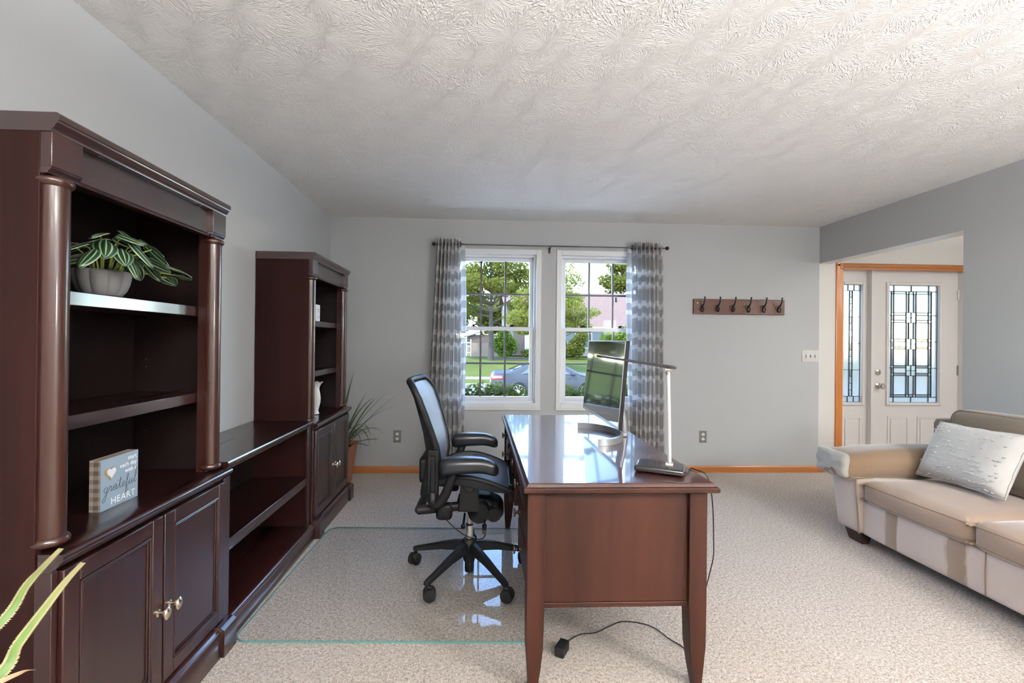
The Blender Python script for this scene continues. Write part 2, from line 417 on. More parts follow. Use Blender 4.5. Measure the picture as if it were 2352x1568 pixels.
# ------------------------------------------------------------------ room shell
XL, XR, YF, ZC = -1.4244, 3.3817, 4.3068, 2.44
YB, XFO = -2.7, 5.35
WT = .16
W1 = (-.330, .596, .625, 2.159); W2 = (.745, 1.671, .625, 2.159)     # window outer frames x0,x1,z0,z1
def glass_rect(wd): return wd[0]+.105, wd[1]-.105
DX0, DX1, DZ = 3.615, 4.935, 2.045                                      # front door + side light opening
OH, OY = 2.0737, 2.9833                                             # opening to the foyer

m = MB(); m.box(XL-.2, XFO+.2, YB-.2, YF+.02, -.12, 0); struct('floor', m, M['carpet'], 'speckled beige wall to wall carpet', 'floor', smooth=0)
m = MB(); m.box(XL-.2, XFO+.2, YB-.2, YF+WT, ZC, ZC+.12); struct('ceiling', m, M['ceiling'], 'off-white ceiling with stomped starburst plaster texture', 'ceiling', smooth=0)
m = MB(); m.box(XL-WT, XL, YB-.2, YF+WT, 0, ZC); struct('wall_left', m, M['wall'], 'long grey wall behind the bookcases', 'wall', smooth=0)
def wall_with_holes(m, x0, x1, z0, z1, y0, y1, holes):
    xs = sorted({x0, x1, *[h[0] for h in holes], *[h[1] for h in holes]})
    for a, b in zip(xs, xs[1:]):
        hs = [h for h in holes if h[0] <= a + 1e-6 and h[1] >= b - 1e-6]
        z = z0
        for h in sorted(hs, key=lambda q: q[2]):
            if h[2] > z: m.box(a, b, y0, y1, z, h[2])
            z = h[3]
        if z < z1: m.box(a, b, y0, y1, z, z1)
m = MB(); wall_with_holes(m, XL, XR+.001, 0, ZC, YF, YF+WT, [W1, W2]); struct('wall_far', m, M['wall'], 'grey wall holding the two white windows', 'wall', smooth=0)
m = MB(); wall_with_holes(m, XR+.001, XFO+.2, 0, ZC, YF, YF+WT, [(DX0, DX1, 0, DZ)]); struct('wall_entry', m, M['foyer'], 'pale entry wall around the front door', 'wall', smooth=0)
m = MB(); m.box(XR, XR+.12, YB-.2, OY, 0, ZC); m.box(XR, XR+.12, OY, YF, OH+.004, ZC); struct('wall_right', m, M['wall'], 'grey wall and header above the opening to the entry', 'wall', smooth=0)
m = MB(); m.box(XR-.001, XR+.121, OY, YF, OH, OH+.0045); struct('trim_1', m, M['white'], 'white underside of the header above the entry opening', 'trim', smooth=0)
m = MB(); m.box(XFO, XFO+.15, YB-.2, YF, 0, ZC); struct('wall_entry_right', m, M['foyer'], 'pale side wall of the entry hall', 'wall', smooth=0)
m = MB(); m.box(XL-.2, XFO+.2, YB-.2, YB, 0, ZC); struct('wall_back', m, M['wall'], 'grey wall at the rear of the room', 'wall', smooth=0)
# baseboards
def baseboard(name, x0, x1, label):
    m = MB(); m.extrude([(YF, 0), (YF-.013, 0), (YF-.013, .05), (YF-.009, .058), (YF-.006, .064), (YF, .064)], 'x', x0, x1)
    # profile is (y,z) along x
    return struct(name, m, M['oak'], label, 'baseboard', smooth=30)
baseboard('baseboard_far', XL+.002, 3.548, 'orange oak baseboard under the two windows')
m = MB(); m.box(XL, XL+.012, YB, YF-.014, 0, .064); struct('baseboard_left', m, M['oak'], 'orange oak baseboard behind the bookcases', 'baseboard', smooth=0)
m = MB(); m.box(XR-.012, XR, YB, OY, 0, .064); struct('baseboard_right', m, M['oak'], 'orange oak baseboard behind the sofa', 'baseboard', smooth=0)

# unseen lamps added as fill, behind the camera and in the entry
def fill_glow(strength, col=(1,.93,.85)):
    m = bpy.data.materials.new('fill lamp glow'); m.use_nodes = True; b = BS(m)
    b.inputs['Base Color'].default_value = (.9,.9,.88,1); b.inputs['Emission Color'].default_value = (*col, 1); b.inputs['Emission Strength'].default_value = strength
    return m
def fill_pendant(x, y, up_, down, label, r=.26, drop=.52, col=(1,.985,.965)):
    """added fill pendant: an open bowl that throws most of its light on the ceiling"""
    root = empty('fill_pendant_light', (x, y, ZC-drop), label, 'lamp', None)
    m = MB(); m.lathe([(.055,drop-.02), (.06,drop-.012), (.06,drop-.001), (.02,drop-.001)], n=24); m.build('canopy', M['nickel'], root)
    m = MB(); m.lathe([(.01,0), (r*.45,.006), (r*.80,.035), (r*.97,.075), (r,.10), (r*.985,.10), (r*.95,.075), (r*.78,.04), (r*.4,.012), (.008,.008)], n=40); m.build('glass_bowl', fill_glow(down, col), root, smooth=60)
    m = MB(); m.lathe([(r*.86,.062), (.01,.066)], n=40, caps=False); m.build('diffuser_disc', fill_glow(up_, col), root)
    m = MB(); m.cyl((0,0,.066), (0,0,drop-.02), .007, n=12); m.build('stem', M['nickel'], root)
    return root
fill_pendant(.25, -.95, 580*FILL_W, 5*FILL_W, 'unseen bowl pendant added as fill behind the desk area', .30)
fill_pendant(2.35, -1.15, 400*FILL_W, 5*FILL_W, 'unseen bowl pendant added as fill over the sofa end', .30)
def fill_floor_lamp(x, y, up_, side, label, zs=1.42, r=.20, h=.30, col=(1,.985,.97)):  # standing lamp out of view, added to fill the room
    root = empty('fill_floor_lamp', (x, y, 0), label, 'lamp')
    m = MB(); m.lathe([(.001,0), (.15,0), (.15,.012), (.02,.03), (.012,.04)], n=32); m.build('base', M['nickel'], root)
    m = MB(); m.cyl((0,0,.03), (0,0,zs+h*.5), .011, n=14); m.build('pole', M['nickel'], root)
    m = MB(); m.lathe([(r,zs), (r*.92,zs+h)], n=40, caps=False); m.build('lamp_shade', fill_glow(side, col), root, smooth=60, solid=.003)
    m = MB(); m.lathe([(r*.90,zs+h-.03), (.014,zs+h-.03)], n=40, caps=False); m.build('diffuser_disc', fill_glow(up_, col), root)
fill_floor_lamp(2.75, -.30, 150*FILL_W, 46*FILL_W, 'unseen drum shade lamp added as fill near the sofa end')
fill_pendant(4.40, 1.9, 260*FILL_W, 24*FILL_W, 'unseen bowl pendant added as fill in the entry hall', .22)

# ------------------------------------------------------------------ windows
def window(idx, wd, label):
    x0, x1, z0, z1 = wd
    root = empty('window_%d' % idx, ((x0+x1)/2, YF, z0), label, 'window', None, kind='structure')
    B = lambda mb, n, mt, p=root, **k: mb.build(n, mt, p, world=True, **k)
    fw_ = .048
    # casing frame standing proud of the wall, lining, stops
    m = MB()
    for (a, b, e, f) in ((x0, x0+fw_, z0, z1), (x1-fw_, x1, z0, z1), (x0+fw_, x1-fw_, z1-fw_, z1), (x0+fw_, x1-fw_, z0, z0+fw_)):
        m.box(a, b, YF-.012, YF+WT, e, f)
    B(m, 'frame', M['vinyl'], bevel=.003)
    ix0, ix1, iz0, iz1 = x0+fw_, x1-fw_, z0+fw_, z1-fw_
    m = MB(); t = .020
    for (a, b, e, f) in ((ix0, ix0+t, iz0, iz1), (ix1-t, ix1, iz0, iz1), (ix0+t, ix1-t, iz1-t, iz1), (ix0+t, ix1-t, iz0, iz0+t)):
        m.box(a, b, YF+.03, YF+WT-.01, e, f)
    B(m, 'track', M['vinyl'], bevel=.002)
    sx0, sx1, sz0, sz1 = ix0+t, ix1-t, iz0+t, iz1-t
    zm = 1.392; st = .037
    for nm, a0, a1, yo in (('upper_sash', zm-.018, sz1, YF+.085), ('lower_sash', sz0, zm+.018, YF+.045)):
        m = MB(); d = .034
        for (a, b, e, f) in ((sx0, sx0+st, a0, a1), (sx1-st, sx1, a0, a1), (sx0+st, sx1-st, a1-st*.95, a1), (sx0+st, sx1-st, a0, a0+st)):
            m.box(a, b, yo, yo+d, e, f)
        sash = B(m, nm, M['vinyl'], bevel=.003)
        gx0, gx1, gz0, gz1 = sx0+st, sx1-st, a0+st, a1-st*.95
        m = MB(); m.box(gx0-.004, gx1+.004, yo+.015, yo+.019, gz0-.004, gz1+.004); B(m, 'pane', M['glass'], sash, smooth=0)
        for k in (1, 2):
            xx = gx0 + (gx1-gx0)*k/3
            m = MB(); m.box(xx-.009, xx+.009, yo+.008, yo+.026, gz0, gz1); B(m, 'grille_bar', M['grey_muntin'], sash, smooth=0)
        zz = (gz0+gz1)/2
        m = MB(); m.box(gx0, gx1, yo+.007, yo+.027, zz-.009, zz+.009); B(m, 'grille_bar', M['grey_muntin'], sash, smooth=0)
        if nm == 'lower_sash':
            for xx in (gx0+.17, gx1-.17):
                m = MB(); m.box(xx-.03, xx+.03, yo+.002, yo+.03, a1, a1+.006); m.tube([(xx-.022, yo+.008, a1+.012), (xx+.005, yo+.012, a1+.018), (xx+.026, yo+.02, a1+.016)], [.006,.008,.004], 8); m.lathe([(.012,0),(.010,.012)], (xx, yo+.014, a1+.004), n=12)
                B(m, 'latch', M['black'], sash)
    m = MB(); m.box(x0-.006, x1+.006, YF-.022, YF, z0-.020, z0); B(m, 'window_sill', M['white'], bevel=.004)
    return root
window(1, W1, 'white double-hung window beside the patterned curtain near the tall plant')
window(2, W2, 'white double-hung window seen behind the computer monitor')

# ------------------------------------------------------------------ front door
def front_door():
    root = empty('door_1', (4.28, YF, 0), 'white front door with leaded glass and matching side light', 'door', kind='structure')
    B = lambda mb, n, mt, p=root, **k: mb.build(n, mt, p, world=True, **k)
    # oak casing
    prof = [(0, 0), (0, -.012), (.012, -.018), (.03, -.018), (.036, -.012), (.052, -.016), (.066, -.016), (.066, 0)]
    m = MB(); m.extrude([(3.551+a, YF+b) for a, b in prof], 'z', 0, 2.084); B(m, 'casing_upright', M['oakv'])
    m = MB(); m.extrude([(YF+b, 2.084-a) for a, b in prof], 'x', 3.552, 4.99); B(m, 'casing_head', M['oak'])
    m = MB(); m.extrude([(4.935+.066-a, YF+b) for a, b in prof], 'z', 0, 2.084); B(m, 'casing_upright', M['oakv'])
    # jambs and mullion
    m = MB(); m.box(3.615, 3.628, YF+.0, YF+WT, 0, 2.045); B(m, 'jamb', M['doorpaint'])
    m = MB(); m.box(3.926, 3.952, YF+.0, YF+WT, 0, 2.045); B(m, 'mullion_post', M['doorpaint'], bevel=.003)
    m = MB(); m.box(4.884, 4.936, YF+.0, YF+WT, 0, 2.045); B(m, 'jamb', M['doorpaint'])
    m = MB(); m.box(3.615, 4.936, YF+.0, YF+WT, 2.036, 2.046); B(m, 'head_jamb', M['doorpaint'])
    def leaf(name, x0, x1, gx0, gx1, gz0, gz1, panels, yo):
        m = MB(); wall_with_holes(m, x0, x1, .012, 2.034, yo, yo+.042, [(gx0, gx1, gz0, gz1)])
        lf = B(m, name, M['doorpaint'])
        m = MB(); q = .03    # raised moulding round the glass
        for (a, b, e, f) in ((gx0-q, gx0, gz0-q, gz1+q), (gx1, gx1+q, gz0-q, gz1+q), (gx0, gx1, gz1, gz1+q), (gx0, gx1, gz0-q, gz0)):
            m.box(a, b, yo-.014, yo+.004, e, f)
        B(m, 'glass_moulding', M['doorpaint'], lf, bevel=.006)
        for (a, b, e, f) in panels:
            m = MB(); t = .018
            for (a2, b2, e2, f2) in ((a, a+t, e, f), (b-t, b, e, f), (a+t, b-t, f-t, f), (a+t, b-t, e, e+t)): m.box(a2, b2, yo-.007, yo+.002, e2, f2)
            m.frustum(a+.03, b-.03, yo-.009, yo-.0085, e+.03, a+.03, b-.03, yo-.009, yo-.0085, f-.03)
            m.add([(a+t, yo, e+t), (b-t, yo, e+t), (b-t, yo, f-t), (a+t, yo, f-t), (a+.042, yo-.008, e+.042), (b-.042, yo-.008, e+.042), (b-.042, yo-.008, f-.042), (a+.042, yo-.008, f-.042)],
                  [(0,1,5,4),(1,2,6,5),(2,3,7,6),(3,0,4,7),(4,5,6,7)])
            B(m, 'raised_panel', M['doorpaint'], lf, bevel=.003)
        return lf
    yo = YF + .05
    sl = leaf('side_light', 3.628, 3.926, 3.672, 3.866, .690, 1.880, [(3.665, 3.865, .20, .55)], yo)
    dr = leaf('door_leaf', 3.954, 4.884, 4.150, 4.682, .690, 1.880, [(4.142, 4.365, .20, .55), (4.455, 4.68, .20, .55)], yo)
    GT = frosted('granite textured glass', (.50,.475,.44), .55, 130, .9); GC = frosted('clear frosted glass', (.66,.63,.585), .8, 20, .15)
    GD = frosted('grey bevel glass', (.36,.345,.32), .6, 60, .4); GB = frosted('bevel cluster glass', (.66,.655,.63), .85, 30, .6)
    def piece(p, x0, x1, z0, z1, mt):
        m = MB(); g = .0028
        m.box(x0+g, x1-g, yo+.018, yo+.026, z0+g, z1-g); B(m, 'pane', mt, p, smooth=0)
    came = {}
    def cames(p, segs, th=.0032):
        m = MB()
        for x0, x1, z0, z1 in segs: m.box(x0-th, x1+th, yo+.015, yo+.029, z0-th, z1+th)
        B(m, 'lead_came', M['lead'], p, smooth=0)
    # door: measured as fractions of the glass opening
    gx0, gx1, gz0, gz1 = 4.150, 4.682, .690, 1.880
    X = lambda f: gx0 + (gx1-gx0)*f
    Z = lambda f: gz1 - (gz1-gz0)*f
    o0, a0, a1, m0, m1, m2, m3, b1, b2 = X(0), X(.085), X(.135), X(.385), X(.435), X(.53), X(.58), X(.83), X(.885)
    rows = [0, .05, .072, .232, .255, .296, .318, .458, .480, .522, .545, .685, .706, .750, .772, .932, .955, 1]
    zz = [Z(t) for t in rows]
    segs = []
    def pc(x0, x1, i, j, mt): piece(dr, x0, x1, zz[j], zz[i], mt); segs.extend([(x0, x0, zz[j], zz[i]), (x1, x1, zz[j], zz[i]), (x0, x1, zz[i], zz[i]), (x0, x1, zz[j], zz[j])])
    mid = (m0+m3)/2
    for i, j in ((0, 1), (16, 17)):
        for q in ((X(0), a1), (a1, mid), (mid, b1), (b1, X(1))): pc(q[0], q[1], i, j, GT)
    for i, j in ((1, 4), (4, 8), (8, 12), (12, 16)):
        pc(X(0), a0, i, j, GT); pc(b2, X(1), i, j, GT)
    for i, j in ((1, 2), (15, 16)):
        pc(a0, a1, i, j, GD); pc(a1, m0, i, j, GD); pc(m0, m1, i, j, GB); pc(m1, m2, i, j, GD); pc(m2, m3, i, j, GB); pc(m3, b1, i, j, GD); pc(b1, b2, i, j, GD)
    for i, j in ((2, 3), (6, 7), (10, 11), (14, 15)):
        pc(a0, a1, i, j, GD); pc(a1, m0, i, j, GC); pc(m0, m1, i, j, GD); pc(m1, m2, i, j, GT); pc(m2, m3, i, j, GD); pc(m3, b1, i, j, GC); pc(b1, b2, i, j, GD)
    for i in (3, 7, 11):
        for k, mt in ((i, GD), (i+2, GD)):
            pc(a0, a1, k, k+1, GB); pc(a1, m0, k, k+1, mt); pc(m3, b1, k, k+1, mt); pc(b1, b2, k, k+1, GB)
        pc(a0, a1, i+1, i+2, GD); pc(a1, m0, i+1, i+2, GT); pc(m3, b1, i+1, i+2, GT); pc(b1, b2, i+1, i+2, GD)
        zm_ = (zz[i]+zz[i+3])/2
        for q in ((m0, mid), (mid, m3)):
            piece(dr, q[0], q[1], zm_, zz[i], GB); piece(dr, q[0], q[1], zz[i+3], zm_, GB)
        segs.extend([(m0, m3, zm_, zm_), (mid, mid, zz[i+3], zz[i]), (m0, m0, zz[i+3], zz[i]), (m3, m3, zz[i+3], zz[i]), (m0, m3, zz[i], zz[i]), (m0, m3, zz[i+3], zz[i+3])])
    cames(dr, list(dict.fromkeys(segs)), .0026)
    # side light
    gx0, gx1 = 3.672, 3.866
    segs = []
    def ps(x0, x1, z0, z1, mt): piece(sl, x0, x1, z0, z1, mt); segs.extend([(x0, x0, z0, z1), (x1, x1, z0, z1), (x0, x1, z0, z0), (x0, x1, z1, z1)])
    h0, h1 = X(.42), X(.58)
    for k in range(3): ps(X(k/3), X((k+1)/3), Z(.05), Z(0), GT); ps(X(k/3), X((k+1)/3), Z(1), Z(.95), GT)
    fr_ = [.05, .275, .50, .725, .95]
    for a, b in zip(fr_, fr_[1:]):
        ps(X(0), h0, Z(b), Z(a), GC); ps(h1, X(1), Z(b), Z(a), GC)
        for k in range(4):
            q0, q1 = a + (b-a)*k/4, a + (b-a)*(k+1)/4
            ps(h0, h1, Z(q1), Z(q0), (GD, GT, GB, GT)[k])
    cames(sl, list(dict.fromkeys(segs)), .0024)
    # hardware
    m = MB(); m.lathe([(.001, .0), (.03, 0), (.031, -.006), (.022, -.012), (.012, -.016), (.011, -.04), (.026, -.048), (.030, -.062), (.024, -.072), (.001, -.074)], (4.040, yo, .858), 'y', 24); B(m, 'door_knob', M['nickel'], dr)
    m = MB(); m.lathe([(.001, .0), (.03, 0), (.030, -.008), (.020, -.014), (.001, -.015)], (4.040, yo, .997), 'y', 24); m.obox(4.040, yo-.02, .997, .009, .014, .03); B(m, 'dead_bolt', M['nickel'], dr)
    for z in (1.79, 1.02, .25):
        m = MB(); m.box(4.874, 4.890, yo-.004, yo+.0, z-.05, z+.05); m.cyl((4.884, yo-.007, z-.052), (4.884, yo-.007, z+.052), .006, n=10); B(m, 'hinge', M['nickel'], dr)
    m = MB(); m.box(3.615, 4.936, YF+.002, YF+WT+.03, .0, .012); B(m, 'threshold', M['oak'])
front_door()

# ------------------------------------------------------------------ bookcases (local: x out from wall, y along wall, z up)
def moulding(prof, y0, y1): return MB().extrude(prof, 'y', y0, y1)
def knob(parent, x, y, z, mt, s=1.0):
    m = MB(); m.lathe([(.001,0), (.010*s,0), (.010*s,.003), (.0055*s,.006), (.0055*s,.020), (.012*s,.024), (.0165*s,.029), (.0165*s,.033), (.013*s,.036), (.011*s,.0355), (.008*s,.038), (.001,.039)], (x, y, z), 'x', 20, sx=1.0, sy=1.25)
    return m.build('knob', mt, parent)
def panel_door(root, y0, y1, z0, z1, x, ky, kz):
    """frame-and-panel door with bead"""
    m = MB(); t = .048
    for (a, b, e, f) in ((y0, y0+t, z0, z1), (y1-t, y1, z0, z1)): m.box(x-.018, x, a, b, e, f)
    for (a, b, e, f) in ((y0+t, y1-t, z0, z0+t), (y0+t, y1-t, z1-t, z1)): m.box(x-.018, x-.0003, a, b, e, f)
    d = m.build('door', M['cherry'], root, bevel=.003)
    m = MB(); m.box(x-.016, x-.009, y0+t-.004, y1-t+.004, z0+t-.004, z1-t+.004); m.build('panel', M['cherry'], d)
    for (off, r, xx) in ((.005, .0042, -.004), (.013, .003, -.0075)):
        a, b, e, f = y0+t+off, y1-t-off, z0+t+off, z1-t-off
        m = MB(); m.tube([(x+xx, a, e), (x+xx, b, e)], r, 8); m.tube([(x+xx, b, e), (x+xx, b, f)], r, 8); m.tube([(x+xx, b, f), (x+xx, a, f)], r, 8); m.tube([(x+xx, a, f), (x+xx, a, e)], r, 8)
        m.build('bead', M['cherry'], d)
    knob(d, x, ky, kz, M['pewter'])
    return d

def bookcase(loc, label):
    W = .760; root = empty('bookcase', loc, label, 'bookcase', 'tall bookcases against the left wall')
    S, SY, I = M['cherry'], M['cherryy'], M['cherryshade']
    B = lambda mb, n, mt=S, p=root, **k: mb.build(n, mt, p, **k)
    for y0, y1 in ((0, .018), (W-.018, W)):
        m = MB(); m.box(.004, .332, y0, y1, .0, 1.79); B(m, 'side_panel', M['cherryside_shaded'], bevel=.0015)
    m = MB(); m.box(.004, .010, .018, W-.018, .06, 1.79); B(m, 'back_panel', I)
    # crown, frieze, corner blocks
    cr_ = [(.004,1.779), (.345,1.779), (.360,1.779), (.3605,1.785), (.364,1.788), (.368,1.790), (.3695,1.796), (.3735,1.7985), (.375,1.802), (.3755,1.8055), (.379,1.8065), (.3795,1.818), (.377,1.823), (.372,1.8255), (.004,1.8255)]
    m = moulding(cr_, -.001, W+.001); B(m, 'crown', SY, smooth=50)
    for y0, y1 in ((0, .088), (W-.088, W)):
        m = MB(); m.box(.3325, .361, y0, y1, 1.692, 1.7788); b = B(m, 'corner_block', bevel=.002)
        m = moulding([(.3325,1.676), (.350,1.676), (.352,1.682), (.357,1.686), (.3595,1.6918), (.3325,1.6918)], y0+.001, y1-.001); B(m, 'block_moulding', SY, b, smooth=50)
    m = MB(); m.box(.318, .336, .0885, W-.0885, 1.690, 1.7785); fz = B(m, 'frieze', SY)
    m = moulding([(.312,1.676), (.342,1.676), (.345,1.681), (.342,1.687), (.336,1.6895), (.312,1.6895)], .0885, W-.0885); B(m, 'frieze_bead', SY, fz, smooth=50)
    for y in (.155, W-.155):
        m = MB(); m.lathe([(.001,0), (.009,0), (.009,-.003), (.001,-.003)], (.348, y, 1.7788), n=12); B(m, 'screw_cap', M['darkknob'])
    # stiles and half columns
    for yc in (.040, W-.040):
        y0, y1 = (.018, .072) if yc < .3 else (W-.072, W-.018)
        m = MB(); m.box(.296, .3315, y0, y1, .732, 1.690); B(m, 'stile')
        m = MB(); m.lathe([(.0325,.760), (.0325,1.652)], (.331, yc, 0), n=32); cl = B(m, 'column', M['cherrycol'])
        for z, sgn in ((.760, -1), (1.652, 1)):
            zt = z + sgn*.022
            pr = [(.030, z-sgn*.004), (.034, z-sgn*.002), (.0395, z+sgn*.004), (.041, z+sgn*.010), (.0395, z+sgn*.016), (.035, z+sgn*.020), (.030, zt)]
            if sgn < 0: pr = pr[::-1]
            m = MB(); m.lathe(pr, (.331, yc, 0), n=32); B(m, 'column_ring', M['cherrycol'], cl)
    for ya_, yb_ in ((.0181, .0195), (W-.0195, W-.0181)):
        m = MB(); m.box(.011, .295, ya_, yb_, .731, 1.689); B(m, 'shade_lining', I, smooth=0)  # thin dark sheets added to paint shade inside the case
    # shelves and pin holes
    for z in (1.397, 1.050):
        m = MB(); m.box(.012, .290, .0197, W-.0197, z-.040, z); B(m, 'shelf', SY, bevel=.002)
    for z in (1.150, 1.180, 1.30, 1.33, .86, .89):
        for x in (.06, .235):
            m = MB(); m.lathe([(.001,.0), (.0028,0), (.0028,-.002)], (x, W-.0196, z), 'y', 8); B(m, 'shelf_pin_hole', M['pewter'])
    m = MB(); m.box(.010, .340, .0185, W-.0185, .705, .730); B(m, 'deck', SY)
    # base cabinet
    m = moulding([(.3405,.684), (.372,.684), (.376,.690), (.384,.695), (.390,.701), (.392,.706), (.397,.709), (.401,.714), (.402,.722), (.399,.7275), (.394,.7302), (.3405,.7302)], 0, W); B(m, 'cabinet_top_moulding', SY, smooth=50)
    for y0, y1 in ((0, .017), (W-.017, W)):
        m = MB(); m.box(.3325, .374, y0, y1, .118, .6838); B(m, 'base_stile', bevel=.002)
    m = MB(); m.box(.3325, .352, .0175, W-.0175, .660, .6838); B(m, 'face_rail', SY)
    panel_door(root, .0195, .3765, .121, .681, .386, .352, .372)
    panel_door(root, .3835, W-.0195, .121, .681, .386, .408, .372)
    m = MB(); m.box(.010, .340, .0185, W-.0185, .095, .113); B(m, 'cabinet_floor', SY)
    m = moulding([(.34,.0), (.410,.0), (.410,.090), (.406,.094), (.406,.100), (.400,.104), (.398,.110), (.392,.113), (.34,.113)], .0885, W-.0885); B(m, 'plinth', SY, smooth=50)
    for y0, y1 in ((-.001, .088), (W-.088, W+.001)):
        m = moulding([(.3325,0), (.424,0), (.424,.104), (.420,.109), (.414,.112), (.410,.1175), (.3325,.1175)], y0, y1); B(m, 'plinth_block', SY, smooth=50)
    return root
bc = bookcase((XL+.001, 1.147, 0), 'tall cherry bookcase holding the ribbed planter and the grateful heart block')
bc2 = copy_tree(bc); bc2.location = (XL+.001, 2.884, 0)
bc2['label'] = 'tall cherry bookcase holding the white vase, beside the terracotta floor planter'

def low_bookcase():
    y0 = 1.912; Lh = 2.880 - y0
    root = empty('low_bookcase', (XL+.001, y0, 0), 'low open cherry bookcase between the two tall bookcases', 'bookcase')
    S, SY, I = M['cherry'], M['cherryy'], M['cherryshade']
    B = lambda mb, n, mt=S, p=root, **k: mb.build(n, mt, p, **k)
    m = moulding([(.004,.7275), (.360,.7275), (.364,.722), (.370,.7225), (.376,.729), (.378,.731), (.379,.748), (.376,.752), (.004,.752)], .002, Lh-.002); B(m, 'top', SY, smooth=50)
    for a, b in ((.002, .020), (Lh-.020, Lh-.002)):
        m = MB(); m.box(.004, .345, a, b, 0, .7272); B(m, 'side_panel')
    m = MB(); m.box(.004, .010, .020, Lh-.020, .06, .7272); B(m, 'back_panel', I)
    for a, b in ((.002, .048), (Lh-.048, Lh-.002)):
        m = MB(); m.box(.3455, .362, a, b, .094, .7270); B(m, 'stile', bevel=.002)
    m = MB(); m.box(.3455, .361, .0485, Lh-.0485, .712, .7270); B(m, 'top_rail', SY)
    m = MB(); m.box(.012, .352, .0205, Lh-.0205, .352, .402); B(m, 'shelf', SY, bevel=.002)
    m = MB(); m.box(.012, .345, .0205, Lh-.0205, .072, .092); B(m, 'bottom_shelf', SY, bevel=.001)
    m = moulding([(.3455,0), (.392,0), (.392,.066), (.389,.070), (.389,.076), (.384,.079), (.383,.086), (.378,.092), (.372,.0935), (.3455,.0935)], .002, Lh-.002); B(m, 'plinth', SY, smooth=50)
    for z in (.47, .50, .22, .25):
        for x in (.06, .26):
            m = MB(); m.lathe([(.001,.0), (.0028,0), (.0028,-.002)], (x, Lh-.0201, z), 'y', 8); B(m, 'shelf_pin_hole', M['pewter'])
low_bookcase()

